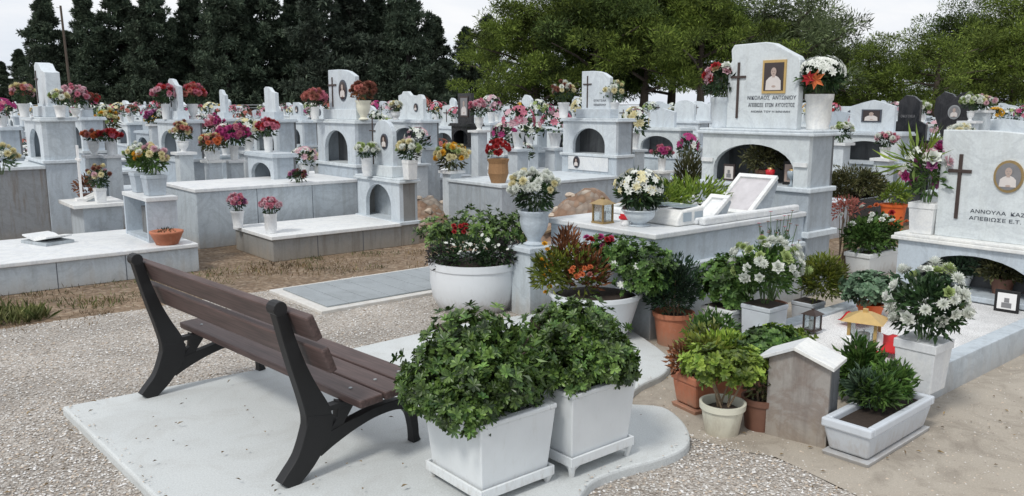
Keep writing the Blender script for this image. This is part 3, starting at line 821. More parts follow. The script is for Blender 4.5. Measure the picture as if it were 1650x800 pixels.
midgrave('white monument with curling scroll-top headstone', 655, 13.2, {**MG, 'mon': mon(.95, 1.38, w=.72, h=.44, kind='scroll', photo=(.22, .42, .16, .3, True), frame='letter_grey')})
midgrave('grave with small black granite niche, tall dark headstone and pale portrait', 743, 14.0, {**MG, 'side': 'marble_grey', 'top': 'marble_white', 'w': .8,
        'mon': dict(w=.56, d=.26, zl=.95, zc=1.3, base='marble_grey', sides='granite_black', front='granite_black', h=dict(w=.38, h=.50, kind='rect', mat='granite_black', photo=(0, .55, .6, .7, False), frame='bronze', dark='photo_grey'))})
midgrave('low white grave with small arched shrine under a red bouquet', 425, 10.6, {**MG, 'w': .9, 'L': 1.0, 'z1': .5, 'mon': dict(w=.85, d=.3, zl=.6, zc=1.0, h=None)})
midgrave('white shrine grave with square headstone, behind the small lilac bushes', 1055, 13.4, {**MG, 'mon': mon(.8, 1.25, w=.5, h=.30, kind='peak')})
midgrave('white monument with round-topped headstone beside the dark upright bush', 1092, 16.5, {**MG, 'mon': mon(.8, 1.3, w=.5, h=.4, kind='round')})
midgrave('white stepped grave with double portrait, right behind the tall monument', 1385, 11.2, {**MG, 'mon': mon(.85, 1.25, w=.62, h=.42, kind='peak', photo=(0, .5, .45, .4, False), frame='letter_grey')})
midgrave('black granite grave with stepped square headstone', 1444, 11.6, {**MG, 'side': 'granite_black', 'top': 'granite_black', 'w': .8,
        'mon': dict(w=.8, d=.35, zl=.7, zc=1.12, base='granite_black', sides='granite_black', front='granite_black', h=dict(w=.50, h=.62, kind='spire', mat='granite_black', text=[('ΟΙΚΟΓΕΝΕΙΑ', .05, -.22, .5, .2)], lmat='photo_grey'))})
midgrave('black granite grave with heart-shaped headstone', 1518, 12.6, {**MG, 'side': 'granite_black', 'top': 'granite_black', 'w': .8,
        'mon': dict(w=.85, d=.35, zl=.7, zc=1.10, base='granite_black', sides='granite_black', front='granite_black', h=dict(w=.62, h=.72, kind='heart', mat='granite_black', photo=(0, .55, .3, .3, True), frame='steel', dark='photo_grey'))})
midgrave('white family tomb with wide flat headstone topped by pale flowers, far right', 1600, 12.2, {**MG, 'w': 1.2, 'mon': dict(w=1.25, d=.34, zl=.8, zc=1.2, h=dict(w=.6, h=.20, kind='peak'))})
midgrave('white pillared tomb standing left of the wide family tomb', 1545, 15.5, {**MG, 'mon': mon(.8, 1.35, w=.5, h=.25, kind='round')})

# ------------------------------------------------------------------ far rows of graves
def proto_grave(label, p):
    g = grave(label, (0, 0, 0), p); return g
FG = 'rows of white graves in the distance'
protos = []
labs = ['white marble grave of the far rows with arched niche and slanting headstone',
        'white marble grave of the far rows with round-topped headstone and dark cross',
        'low white grave of the far rows with small peaked headstone',
        'white grave of the far rows with broad square headstone and oval portrait',
        'white grave of the far rows with tall narrow spire headstone',
        'grey marble grave of the far rows with plain headstone']
specs = [dict(w=.95, L=1.9, z1=.5, side='marble_blue', top='marble_bright', mon=mon(.8, 1.25, w=.5, h=.45, kind='slope', cross=(-.3, .3, .5, .25))),
         dict(w=.95, L=1.9, z1=.4, side='marble_white', top='marble_bright', mon=mon(.7, 1.15, w=.55, h=.45, kind='round', cross=(0, .2, .6, .4))),
         dict(w=.95, L=1.9, z1=.35, side='marble_blue', top='marble_bright', mon=mon(.45, .95, w=.5, h=.35, kind='peak')),
         dict(w=.95, L=1.9, z1=.45, side='marble_white', top='marble_bright', mon=mon(.8, 1.2, w=.7, h=.38, kind='wave', photo=(0, .55, .25, .5, True), frame='letter_grey')),
         dict(w=.95, L=1.9, z1=.45, side='marble_blue', top='marble_bright', mon=mon(.75, 1.2, w=.45, h=.6, kind='spire')),
         dict(w=.95, L=1.9, z1=.4, side='marble_grey', top='marble_blue', mon=dict(w=.9, d=.3, zl=.7, zc=1.1, front='marble_blue', sides='marble_grey', h=dict(w=.6, h=.4, kind='round', mat='marble_blue')))]
flow_protos = []
FCOL = [['petal_pink', 'petal_palepink'], ['petal_white', 'petal_cream'], ['petal_red', 'petal_pink'], ['petal_white', 'petal_palepink'], ['petal_magenta', 'petal_pink'], ['petal_cream', 'petal_yellow'], ['petal_white', 'petal_green'], ['petal_white', 'petal_magenta'], ['petal_salmon', 'petal_rust']]
FLAB = ['pink', 'white and cream', 'red', 'pale pink and white', 'magenta', 'yellow and cream', 'white and green', 'white and magenta', 'rust coloured']
def far_flowers(i):
    mb = MB(); cs = FCOL[i]
    mb.cur = 0; mb.lathe([(.05, 0), (.045, .02), (.07, .16), (.075, .18)], 10)
    mb.cur = 1; tufts(mb, [((0, 0, .28), .14, .14, .13)], 60, .09, .04, .7, .2)
    for _ in range(20):
        mb.cur = 2 + rnd.randrange(2); d = rdir(-.2)
        blossom_geo(mb, Vector((d.x*.17, d.y*.17, .31 + d.z*.15)), d, .055, 'daisy')
    return mb.mesh('flower_arrangement', ['marble_bright', 'leaf_deep'] + cs)
far_fm = [far_flowers(i) for i in range(len(FCOL))]
for i, s in enumerate(specs): protos.append(None)
placed = []
busy = [(D(px, Y, 0), 1.5) for px, Y in ((132, 13.2), (280, 11.9), (357, 16), (432, 13.5), (475, 17), (655, 13.2), (743, 13.5), (425, 10.6), (1055, 13.4), (1092, 16.5), (1385, 11.2), (1448, 12.2), (1518, 12.6), (1600, 12.2), (1545, 15.5))]
used = [False]*6
rf = random.Random(11)
def put_far(kind, loc):
    if protos[kind] is None:
        protos[kind] = grave(labs[kind], loc, specs[kind], group=FG); return protos[kind]
    return dup(protos[kind], loc, ROT)
def put_flowers(i, loc, s=1.0):
    o = bpy.data.objects.new('flower_arrangement', far_fm[i]); col.objects.link(o); o.location = loc; o.scale = (s*rf.uniform(.8, 1.2), s*rf.uniform(.8, 1.2), s*rf.uniform(.75, 1.1)); o.rotation_euler = (0, 0, rf.uniform(0, 6))
    props(o, 'small white vase of %s flowers on the graves of the far rows' % FLAB[i], 'flowers', 'small flower vases on the distant graves')
    return o
nf = ng = 0
for ia in range(-16, 25):
    for ib in range(-42, 4):
        a = ia*2.75 + .2; b = ib*1.26 + .35
        P = AB(a + 1.9, b); 
        if P.y < 12.0 or P.y > 44: continue
        px = 825 + F*P.x/P.y
        if px < -40 or px > 1700: continue
        # keep clear of the placed graves and of the path that runs between the rows
        if b > -10.6 and a < 9.3 and b < -7: continue
        if b > -7.6 and a < 8.6: continue
        if px < 240 and P.y < 13.5: continue
        if any((P - q).length < r for q, r in busy): continue
        if rf.random() < .08 or ng >= 295: continue
        if P.y > 26 and (ia + ib) % 2 == 0: pass
        kind = rf.choice([0, 0, 1, 1, 2, 2, 3, 3, 4, 5])
        g = AB(a, b) + Vector((rf.uniform(-.1, .1), rf.uniform(-.1, .1), 0))
        put_far(kind, g); ng += 1
        sp_ = specs[kind]; zc = sp_['mon']['zc']; hw = .36
        for s in (-1, 1):
            if rf.random() < (.85 if P.y < 24 else .55) and nf < 268:
                put_flowers(rf.choice([0, 1, 1, 1, 2, 3, 3, 3, 4, 5, 6, 6, 6, 7, 8]), g + A*2.0 + B*(s*hw) + Vector((0, 0, zc)), rf.uniform(.75, 1.15)); nf += 1
        if P.y < 24 and rf.random() < .5 and nf < 268:
            put_flowers(rf.choice([0, 1, 3, 4, 6, 7, 8]), g + A*rf.uniform(.3, 1.5) + B*rf.uniform(-.3, .3) + Vector((0, 0, sp_['z1'])), rf.uniform(.75, 1.15)); nf += 1
print('far graves', ng, 'flowers', nf)

# boundary wall behind the graves
t = thing('boundary_wall', 'low pale rendered wall closing the cemetery in front of the trees', 'wall', (0, 46.5, 0), 0)
mb = MB()
for i in range(-9, 12):
    mb.box(i*4.2 + .16, i*4.2 + 4.04, -.09, .09, 0, 1.25)
mb.obj('panels', 'wall_render', t)
mb = MB()
for i in range(-9, 13): mb.box(i*4.2 - .16, i*4.2 + .16, -.14, .14, 0, 1.38)
mb.obj('piers', 'wall_render', t)
mb = MB(); mb.box(-9*4.2, 12*4.2, -.02, .02, 1.60, 1.64); mb.box(-9*4.2, 12*4.2, -.02, .02, 1.45, 1.48)
for i in range(-9, 13): mb.box(i*4.2 - .03, i*4.2 + .03, -.03, .03, 1.38, 1.68)
mb.obj('rail', 'steel', t)

# ------------------------------------------------------------------ trees
def leaf_cluster_tree(mb, clumps, per, L, W, up=.2):
    for c, rx, rz in clumps:
        for _ in range(per):
            d = rdir(); q = rnd.random()**.38
            p = Vector((c[0] + d.x*rx*q, c[1] + d.y*rx*q, c[2] + d.z*rz*q))
            mb.leaf(p, d + rdir()*.8 + Vector((0, 0, up)), L*rnd.uniform(.6, 1.3), W*rnd.uniform(.6, 1.2), bend=.05, fold=.1)
def make_cypress(h, r, dens, seed, mat, label, taperp=.75):
    rr = random.Random(seed)
    t = thing('cypress_tree', label, 'tree')
    mb = MB(); mb.tube([(0, 0, -.3), (.05, 0, h*.3), (-.05, .05, h*.65), (0, 0, h*.97)], [.24, .17, .09, .02], 8)
    for k in range(34):
        z = h*rr.uniform(.08, .92); a = rr.uniform(0, 6.28); q = r*(1 - z/h)**taperp*.8
        mb.tube([(0, 0, z), (math.cos(a)*q*.5, math.sin(a)*q*.5, z + q*.12), (math.cos(a)*q, math.sin(a)*q, z + q*.35)], [.05, .03, .012], 5)
    mb.obj('trunk', 'bark_dark', t)
    cl = []
    for k in range(int(190*dens)):
        u = rr.random(); z = h*(.04 + .94*u**1.0)
        env = r*min(1, (1 - z/h)**taperp*1.12) * rr.choice([1, .9, .75, 1.15, 1.4, 1.55]) * (.82 + .25*noise.noise(Vector((z*.9, seed, 0))))
        a = rr.uniform(0, 6.28); q = env*math.sqrt(rr.uniform(.15, 1))
        cr = (.17 + .24*(1 - z/h))*rr.uniform(.7, 1.4)
        cl.append(((math.cos(a)*q, math.sin(a)*q, z + q*.15), cr, cr*.7))
        if q > env*.75: cl.append(((math.cos(a)*q*1.18, math.sin(a)*q*1.18, z + q*.26), cr*.55, cr*.4))
    mb = MB(); leaf_cluster_tree(mb, cl, 62, .30, .10, .35)
    mb.obj('crown', mat, t)
    return t
def make_pine(h, w, base, seed, mat, label, name='pine_tree', per=300, nlimb=9, L=.19, W=.05, bark='bark', sparse=1.0, ncl=5):
    rr = random.Random(seed)
    t = thing(name, label, 'tree')
    tr = MB(); lean = rr.uniform(-.5, .5)
    top = Vector((lean, rr.uniform(-.3, .3), h*.8))
    tr.tube([(0, 0, -.3), (lean*.2, 0, h*.25), (lean*.6, .1, h*.5), top], [.22, .18, .13, .05], 9)
    cl = []
    for k in range(nlimb):
        a = k*2.4 + rr.uniform(-.4, .4); u = (k + .5)/nlimb; z0 = base*.75 + (h*.72 - base*.75)*u; q = w*rr.uniform(.6, 1.05)*(1 - .45*u*u)
        st = Vector((lean*z0/h, 0, z0)); en = Vector((math.cos(a)*q, math.sin(a)*q, min(h*.95, z0 + rr.uniform(.03, .16)*h)))
        mid = (st + en)/2 + Vector((0, 0, .04*q))
        tr.tube([st, mid, en], [.075, .05, .02], 6)
        for j in range(ncl):
            f = rr.uniform(.35, 1.08); c = st.lerp(en, f) + Vector((rr.uniform(-.7, .7), rr.uniform(-.7, .7), rr.uniform(-.05, .7)))
            cr = rr.uniform(.40, .80)*w/2.9
            cl.append((tuple(c), cr*.85, cr*.40))
    for j in range(int(ncl*2.4)):
        a = rr.uniform(0, 6.28); q = rr.uniform(0, .6)*w
        cl.append(((math.cos(a)*q + lean, math.sin(a)*q, h*rr.uniform(.70, .95)), .62*w/2.6, .42*w/2.6))
    tr.obj('trunk', bark, t)
    mb = MB(); leaf_cluster_tree(mb, cl, int(per*sparse), L, W, .25); mb.obj('crown', mat, t)
    return t

CYG = 'dark cypresses along the back of the cemetery'
cyp = [make_cypress(10.5, 2.3, 1.9, 1, 'cypress_leaf', 'dark broad cypress tree in the row behind the graves'),
       make_cypress(11.5, 2.5, 2.1, 2, 'cypress_leaf', 'dark broad cypress tree in the row behind the graves', .8),
       make_cypress(10.0, 1.8, 1.15, 3, 'cypress_leaf_pale', 'thin see-through cypress tree with sky showing between its branches', .6)]
def place(first, proto, loc, rz, label=None, s=1, group=None):
    if first[0]:
        first[0] = False; proto.location = loc; proto.rotation_euler = (0, 0, rz); proto.scale = (s,)*3
        if group: proto['group'] = group
        if label: proto['label'] = label
        return proto
    return dup(proto, loc, rz, label, group, s)
firsts = {}
def P_(proto, px, Y, s, label=None, group=None):
    f = firsts.setdefault(proto.name, [True])
    g = D(px, Y, 0); return place(f, proto, (g.x, g.y, 0), rnd.uniform(0, 6), label, s, group)
broad = 'dark broad cypress tree in the row behind the graves'
for k, px, Y, s in ((0, 88, 50, .76), (1, 152, 51, .73), (0, 205, 53, .92), (1, 258, 50, .80), (0, 318, 52, .84), (1, 372, 49, .84), (0, 428, 51, .98),
                    (1, 478, 54, .80), (1, 612, 52, .80), (1, 660, 48, .84), (0, 704, 52, .66), (0, 560, 58, .84), (0, 122, 57, .62), (1, 235, 58, .70), (0, 400, 60, .86), (1, 345, 60, .72), (0, 640, 58, .84), (1, 290, 59, .66), (0, 510, 60, .8)):
    P_(cyp[k], px, Y, s, broad, CYG)
P_(cyp[2], 525, 49, 1.02); 
P_(cyp[2], 570, 50, 1.0, 'thin pale cypress tree just left of the tallest dark cypress')
P_(cyp[0], 42, 56, .50, 'small dark cypress tree at the far left end of the row')
P_(cyp[0], 12, 55, .42, 'smallest dark cypress tree, at the left edge of the photo')
P_(cyp[0], 752, 54, .62, 'short cypress tree in the gap left of the green pines')
P_(cyp[2], 785, 55, .74, 'thin short cypress tree touching the left side of the green pines')

pin = [make_pine(7.6, 4.0, 1.5, 5, 'pine_leaf', 'broad olive green pine tree with crown reaching low', nlimb=18, ncl=7),
       make_pine(8.0, 3.9, 2.7, 6, 'pine_leaf', 'tall green pine tree with bare trunk under its crown', nlimb=15, ncl=7),
       make_pine(7.8, 3.7, 2.5, 8, 'pine_leaf_dark', 'dark green pine tree with bare lower trunk', nlimb=15, ncl=7)]
P_(pin[0], 862, 37, .92); 
P_(pin[0], 918, 40, 1.0, 'second broad olive green pine tree, overlapping the first on its right')
P_(pin[2], 965, 36, .98, 'dark green pine tree behind the slanting headstone with the bronze cross')
P_(pin[1], 1035, 36, 1.0)
P_(pin[2], 1078, 39, 1.05, 'dark green pine tree between two lighter pines')
P_(pin[1], 1125, 35, .92, 'green pine tree with bare trunk just left of the tall monument')
P_(pin[2], 1190, 42, .95, 'dark green pine tree rising behind the tall monument')
euc = [make_pine(7.5, 3.4, 1.2, 15, 'eucalyptus_leaf', 'pale feathery green tree right of the tall monument', name='olive_tree', per=90, nlimb=16, L=.34, W=.06, ncl=5),
       make_pine(6.0, 3.6, .8, 16, 'pine_leaf', 'bushy yellow-green tree filling the right background', name='bushy_tree', per=200, nlimb=14, ncl=5)]
P_(euc[0], 1265, 39, .98)
P_(euc[0], 1325, 43, .92, 'pale feathery tree leaning over the white flowers on the right')
P_(euc[1], 1240, 44, 1.0, 'bushy yellow-green tree hidden low behind the tall monument')
P_(euc[1], 1392, 40, .78, 'rounded yellow-green tree between the feathery trees and the sky gap')
P_(euc[1], 1335, 46, .95, 'bushy green tree behind the stepped white grave')
P_(euc[1], 1440, 45, .80, 'low bushy tree behind the black headstones')
P_(euc[1], 1498, 38, .86, 'bushy yellow-green tree right of the sky gap')
P_(euc[1], 1552, 41, .90, 'bushy tree behind the heart-shaped black headstone')
P_(pin[2], 1560, 46, .95, 'dark thin-topped pine tree at the right, reaching above the photo')
P_(euc[1], 1625, 40, .95, 'bushy green tree at the right edge')
P_(pin[1], 1650, 42, .98, 'tall pine tree at the right edge')
P_(euc[1], 1690, 44, 1.05, 'bushy tree just past the right edge')

# street pole and pylon
g = D(124, 32); t = thing('utility_pole', 'thin grey leaning pole in front of the cypresses at left', 'pole', (g.x, g.y, 0))
mb = MB(); mb.tube([(0, 0, -.2), (-.14, 0, 5.3)], [.06, .04], 8); mb.obj('pole', 'bark', t)
mb = MB(); mb.tube([(-.14, 0, 5.22), (-.30, 0, 5.25)], .02, 6); mb.obj('bracket', 'steel', t)
# ------------------------------------------------------------------ bench
BX = Vector((.69, -.724, 0)).normalized(); BANG = math.atan2(BX.y, BX.x)
nearfoot = G(462, 783, PADZ); farfoot = G(237, 640, PADZ)
bc = (nearfoot + farfoot)/2
SPAN = (nearfoot - farfoot).length
BANG = math.atan2((nearfoot - farfoot).y, (nearfoot - farfoot).x)
bench = thing('park_bench', 'park bench with brown slats and black cast iron legs, seen from behind', 'bench', (bc.x, bc.y, PADZ), BANG)
def stroke(mb, pts, ws, x0, x1):
    pts = [Vector((p[0], p[1])) for p in pts]; l = []; r = []
    for i, p in enumerate(pts):
        d = (pts[min(i+1, len(pts)-1)] - pts[max(i-1, 0)]).normalized(); n = Vector((-d.y, d.x))
        l.append(p + n*ws[i]/2); r.append(p - n*ws[i]/2)
    k = len(pts); v = []
    for x in (x0, x1):
        for q in l: v.append((x, q.x, q.y))
        for q in r: v.append((x, q.x, q.y))
    f = []
    for i in range(k-1):
        f.append((i, i+1, k+i+1, k+i)); f.append((2*k+i, 3*k+i, 3*k+i+1, 2*k+i+1))
        f.append((i, 2*k+i, 2*k+i+1, i+1)); f.append((k+i, k+i+1, 3*k+i+1, 3*k+i))
    f.append((0, k, 3*k, 2*k)); f.append((k-1, 3*k-1, 4*k-1, 2*k-1))
    mb.add(v, f)
def catm(pts, n=6):
    out = []
    for i in range(len(pts)-1):
        p0 = Vector(pts[max(i-1, 0)]); p1 = Vector(pts[i]); p2 = Vector(pts[i+1]); p3 = Vector(pts[min(i+2, len(pts)-1)])
        for j in range(n):
            t_ = j/n; out.append(.5*((2*p1) + (-p0+p2)*t_ + (2*p0-5*p1+4*p2-p3)*t_*t_ + (-p0+3*p1-3*p2+p3)*t_**3))
    out.append(Vector(pts[-1])); return out
def cs(pts):
    c = catm([(a, b, w) for a, b, w in pts]); return [(p.x, p.y) for p in c], [p.z for p in c]
legmb = MB()
# local y: 0 at the rear foot, + towards the front; third number is the width
P, W_ = cs([(-.005, .755, .046), (.008, .71, .050), (.032, .62, .056), (.068, .50, .066), (.108, .39, .084), (.145, .29, .114), (.155, .22, .135)])
stroke(legmb, P, W_, -.026, .026)
P, W_ = cs([(.160, .27, .12), (.140, .19, .125), (.085, .095, .098), (.02, .03, .082), (-.008, .0, .080)])
stroke(legmb, P, W_, -.028, .028)
P, W_ = cs([(.14, .13, .09), (.22, .155, .068), (.33, .185, .050), (.45, .208, .044), (.57, .208, .046), (.635, .165, .046), (.655, .09, .036), (.66, .03, .034), (.665, 0, .046)])
stroke(legmb, P, W_, -.024, .024)
stroke(legmb, [(.225, .17), (.262, .225), (.29, .292)], [.06, .045, .085], -.021, .021)
stroke(legmb, [(.60, .19), (.615, .25), (.60, .30)], [.05, .04, .06], -.021, .021)
stroke(legmb, [(.15, .283), (.40, .292), (.66, .304)], [.024, .024, .024], -.0225, .0225)
mb = legmb
mb.tube([(-.032, -.005, .757), (.032, -.005, .757)], .031, 12)
legme = legmb.mesh('leg_frame', 'iron_black')
for s in (-1, 1):
    o = shared('leg_frame', legme, bench, (s*SPAN/2, 0, 0))
    b = o.modifiers.new('bevel', 'BEVEL'); b.width = .005; b.segments = 2; b.limit_method = 'ANGLE'; b.angle_limit = R(40)
SL = SPAN/2 + .16
# plank: centre (y,z), direction across the plank, size
def plank(cy, cz, ang, wd, th, nm_='seat_slat'):
    mb = MB(); mb.box(-SL, SL, -wd/2, wd/2, -th/2, th/2)
    o = mb.obj(nm_, 'slat_brown', bench, bevel=.008, loc=(0, cy, cz)); o.rotation_euler = (ang, 0, 0); return o
plank(.068, .690, R(112), .112, .036, 'back_slat'); plank(.130, .545, R(110), .112, .036, 'back_slat')
for i, q in enumerate((.325, .455, .585)):
    plank(q, .322 + (q-.325)*.05, math.atan(.05), .118, .036)
mb = MB()
for s in (-1, 1):
    for q in (.325, .455, .585):
        mb.lathe([(.009, 0), (.008, .004), (.002, .006)], 8, s*SPAN/2, q); 
        for i in range(-24, 0): mb.v[i] = (mb.v[i][0], mb.v[i][1], mb.v[i][2] + .3405 + (q-.325)*.05)
mb.obj('bolts', 'steel', bench)

# ------------------------------------------------------------------ big planters with pittosporum
def square_planter(label, corner, rotz, w, h, feet, seed, shrub, lean=(0, 0)):
    """corner: ground point of the near corner"""
    t = thing('planter', label, 'planter', (0, 0, 0), rotz)
    wb = w*.88
    mb = MB(); z0 = feet
    mb.frustum(wb, wb, w, w, z0, z0 + h - .022)
    # shallow vertical ribs on each face
    for k in range(4):
        for i in range(6):
            u = -.40 + i*.16
            pts = []
            for (ww, z) in ((wb, z0 + .02), (w*.995, z0 + h - .026)):
                for du in (-.05, .05):
                    pts.append(((u + du)*ww, -ww/2, z))
            o = 0.0012
            a = k*math.pi/2; ca, sa_ = math.cos(a), math.sin(a)
            v = []
            for dy in (0.003, -o):
                for (x, y, z) in pts: v.append((x*ca - (y+dy)*sa_, x*sa_ + (y+dy)*ca, z))
            mb.add(v, [(4, 5, 7, 6), (0, 2, 6, 4), (1, 5, 7, 3), (2, 3, 7, 6), (0, 4, 5, 1)])
    mb.obj('box', 'plastic_white', t, bevel=.004)
    mb = MB(); e = w/2
    for (x0, x1, y0, y1) in ((-e-.005, e+.005, -e-.005, -e+.03), (-e-.005, e+.005, e-.03, e+.005), (-e-.005, -e+.03, -e+.03, e-.03), (e-.03, e+.005, -e+.03, e-.03)):
        mb.box(x0, x1, y0, y1, z0 + h - .022, z0 + h)
    mb.obj('rim', 'plastic_white', t, bevel=.006)
    mb = MB(); mb.box(-e+.03, e-.03, -e+.03, e-.03, z0 + h - .06, z0 + h - .03); mb.obj('soil', 'soil', t)
    mb = MB(); f = wb/2 + .012
    mb.box(-f, f, -f, f, z0 - .022, z0 - .002)
    for (x0, x1, y0, y1) in ((-f-.01, f+.01, -f-.01, -f), (-f-.01, f+.01, f, f+.01), (-f-.01, -f, -f, f), (f, f+.01, -f, f)):
        mb.box(x0, x1, y0, y1, z0 - .024, z0 + .018)
    mb.obj('tray', 'plastic_white', t, bevel=.003)
    for sx in (-1, 1):
        for sy in (-1, 1):
            mb = MB()
            mb.tube([(sx*f*.92, sy*f*.92, 0), (sx*f*.96, sy*f*.96, z0 - .02)], [.012, .018], 8)
            mb.tube([(sx*f*.92, sy*f*.92, z0*.35), (sx*f*.60, sy*f*.92, z0 - .022)], .008, 6)
            mb.tube([(sx*f*.92, sy*f*.92, z0*.35), (sx*f*.92, sy*f*.60, z0 - .022)], .008, 6)
            mb.obj('foot', 'plastic_white', t)
    # place so that the near corner of the base lands where surveyed
    cl = Vector((-wb/2, -wb/2, 0))   # candidate corners
    ca, sa_ = math.cos(rotz), math.sin(rotz)
    best = None
    for sx in (-1, 1):
        for sy in (-1, 1):
            v = Vector((sx*wb/2*ca - sy*wb/2*sa_, sx*wb/2*sa_ + sy*wb/2*ca))
            if best is None or v.y < best.y: best = v
    t.location = (corner.x - best.x, corner.y - best.y, corner.z)
    zt = z0 + h
    tr = MB()
    for k in range(14):
        a = rnd.uniform(0, 6.28); q = rnd.uniform(.3, .8)*shrub[0]
        tr.tube([(rnd.uniform(-.03, .03), rnd.uniform(-.03, .03), zt - .05), (math.cos(a)*q*.4, math.sin(a)*q*.4, zt + shrub[1]*.4), (math.cos(a)*q, math.sin(a)*q, zt + shrub[1]*rnd.uniform(.5, .85))], [.012, .008, .004], 6)
    tr.obj('stems', 'bark', t)
    mb = MB(); R0, Hs = shrub
    blobs = [((0, 0, zt + Hs*.42), R0*.88, R0*.88, Hs*.42), ((0, 0, zt + Hs*.60), R0*.62, R0*.62, Hs*.38)]
    rr = random.Random(seed)
    for k in range(7):
        a = k*.9 + rr.uniform(-.2, .2); q = R0*.62
        blobs.append(((math.cos(a)*q, math.sin(a)*q, zt + Hs*rr.uniform(.12, .38)), R0*.42, R0*.42, Hs*.26))
    blobs = [((c_[0] + lean[0], c_[1] + lean[1], c_[2]), a_, b_, d_) for c_, a_, b_, d_ in blobs]
    rosettes(mb, blobs, 1500, .034, .0138, 9, .45)
    tufts(mb, [((0, 0, zt + Hs*.42), R0*.72, R0*.72, Hs*.42)], 1500, .045, .02, .8, 0, .2)
    mb.obj('shrub', 'leaf_pittosporum', t)
    mb = MB(); rosettes(mb, [(c_, a_*1.06, b_*1.06, d_*1.08) for c_, a_, b_, d_ in blobs], 110, .030, .013, 7, .95); mb.obj('young_leaves', 'leaf_mid', t)
    return t
pc = G(777, 816, PADZ)
square_planter('nearest square white planter with bushy dark green pittosporum, at the bottom edge', pc, ROT, .39, .29, .055, 1, (.305, .40), (-.05, -.05))
pc = G(921, 769, PADZ)
square_planter('second square white planter with pittosporum, raised on a footed tray', pc, ROT, .39, .30, .075, 2, (.27, .34))

# ------------------------------------------------------------------ round white pots
c = D(765, 6.42); t = thing('flower_pot', 'large round white pot with trailing dark shrubs, white flowers and one red geranium', 'pot', (c.x, c.y, .0))
mb = MB(); mb.lathe([(.28, 0), (.29, .01), (.335, .10), (.355, .22), (.355, .33), (.365, .34), (.368, .392), (.345, .392), (.33, .35), (.01, .35)], 48)
o = mb.obj('pot', 'enamel_white', t, smooth=True); e = o.modifiers.new('edge', 'EDGE_SPLIT'); e.split_angle = R(40)
mb = MB(); mb.lathe([(.315, .352), (.2, .368), (.01, .372)], 28); mb.obj('soil', 'soil', t, smooth=True)
mb = MB(); rosettes(mb, [((-.26, .10, .58), .22, .2, .13), ((.02, .15, .62), .28, .22, .16), ((.26, .08, .60), .20, .2, .14)], 420, .042, .018, 7, .3); mb.obj('shrub', 'leaf_pittosporum', t)
mb = MB(); tufts(mb, [((-.05, -.15, .47), .26, .18, .13), ((.20, -.12, .46), .2, .16, .12)], 1500, .045, .016, .7, .2, .3); mb.obj('bedding_plant', 'leaf_deep', t)
for q_ in ((-.24, -.14, .44), (.25, -.16, .48)):
    mb = MB(); tufts(mb, [(q_, .12, .11, .11)], 380, .04, .016, .7, .2, .2); mb.obj('trailing_plant', 'leaf_purple', t)
for i in range(34):
    p = Vector((rnd.uniform(-.22, .36), rnd.uniform(-.36, -.12), 0)); p.z = .60 - abs(p.y)*.1 - abs(p.x)*.10 + rnd.uniform(-.07, .03)
    o = shared('flower', blossom_mesh('daisy', 'petal_white'), t, p, (rnd.uniform(.2, 1.1), rnd.uniform(-.4, .4), rnd.uniform(0, 6)), rnd.uniform(.014, .024))
for i in range(9):
    o = shared('geranium_bloom', blossom_mesh('rose', 'petal_red'), t, (-.10 + rnd.uniform(-.05, .05), -.18 + rnd.uniform(-.04, .04), .67 + rnd.uniform(-.03, .03)), (rnd.uniform(0, 1), rnd.uniform(-.5, .5), 0), .024)

c = D(958, 5.43); t = thing('flower_pot', 'white flared bowl pot with red and orange flowers left and dense green shrub right', 'pot', (c.x, c.y, PADZ*0))
mb = MB(); mb.lathe([(.19, 0), (.20, .015), (.24, .12), (.285, .27), (.30, .32), (.318, .335), (.32, .362), (.298, .362), (.275, .32), (.01, .31)], 48)
o = mb.obj('pot', 'enamel_white', t, smooth=True); e = o.modifiers.new('edge', 'EDGE_SPLIT'); e.split_angle = R(40)
mb = MB(); mb.lathe([(.283, .325), (.18, .338), (.01, .345)], 28); mb.obj('soil', 'soil', t, smooth=True)
mb = MB(); rosettes(mb, [((.27, -.05, .56), .24, .22, .19), ((.40, .0, .50), .18, .18, .17), ((.12, .08, .60), .17, .17, .13), ((.30, -.13, .46), .15, .12, .12)], 560, .036, .016, 8, .25); mb.obj('shrub', 'leaf_mid', t)
mb = MB(); tufts(mb, [((-.14, -.02, .50), .19, .18, .17), ((-.30, -.02, .50), .13, .13, .13)], 900, .06, .02, .7, .2, .5); mb.obj('leafy_plant', 'leaf_yellow', t)
mb = MB(); tufts(mb, [((-.20, .02, .62), .10, .1, .16), ((-.05, -.05, .50), .12, .12, .14)], 600, .07, .016, .5, .2, .8); mb.obj('bronze_plant', 'leaf_red', t)
for i in range(16):
    shared('flower', blossom_mesh('rose', 'petal_orange' if i % 4 else 'petal_salmon'), t, (-.10 + rnd.uniform(-.09, .12), -.16 + rnd.uniform(-.08, .05), .52 + rnd.uniform(-.06, .06)), (rnd.uniform(.3, 1.2), rnd.uniform(-.5, .5), 0), rnd.uniform(.018, .028))
for i in range(10):
    k = i/9; shared('yellow_flower', blossom_mesh('rose', 'petal_yellow'), t, (-.34 + .03*math.sin(i*2) + rnd.uniform(-.02, .02), -.05, .36 + .33*k), (rnd.uniform(.3, 1.2), rnd.uniform(-.5, .5), 0), rnd.uniform(.018, .026))
for i in range(14):
    shared('red_flower', blossom_mesh('rose', 'petal_red' if i % 3 else 'petal_magenta'), t, (.02 + rnd.uniform(-.10, .10), .05 + rnd.uniform(-.06, .06), .68 + rnd.uniform(-.05, .06)), (rnd.uniform(.1, .9), rnd.uniform(-.5, .5), 0), rnd.uniform(.022, .034))
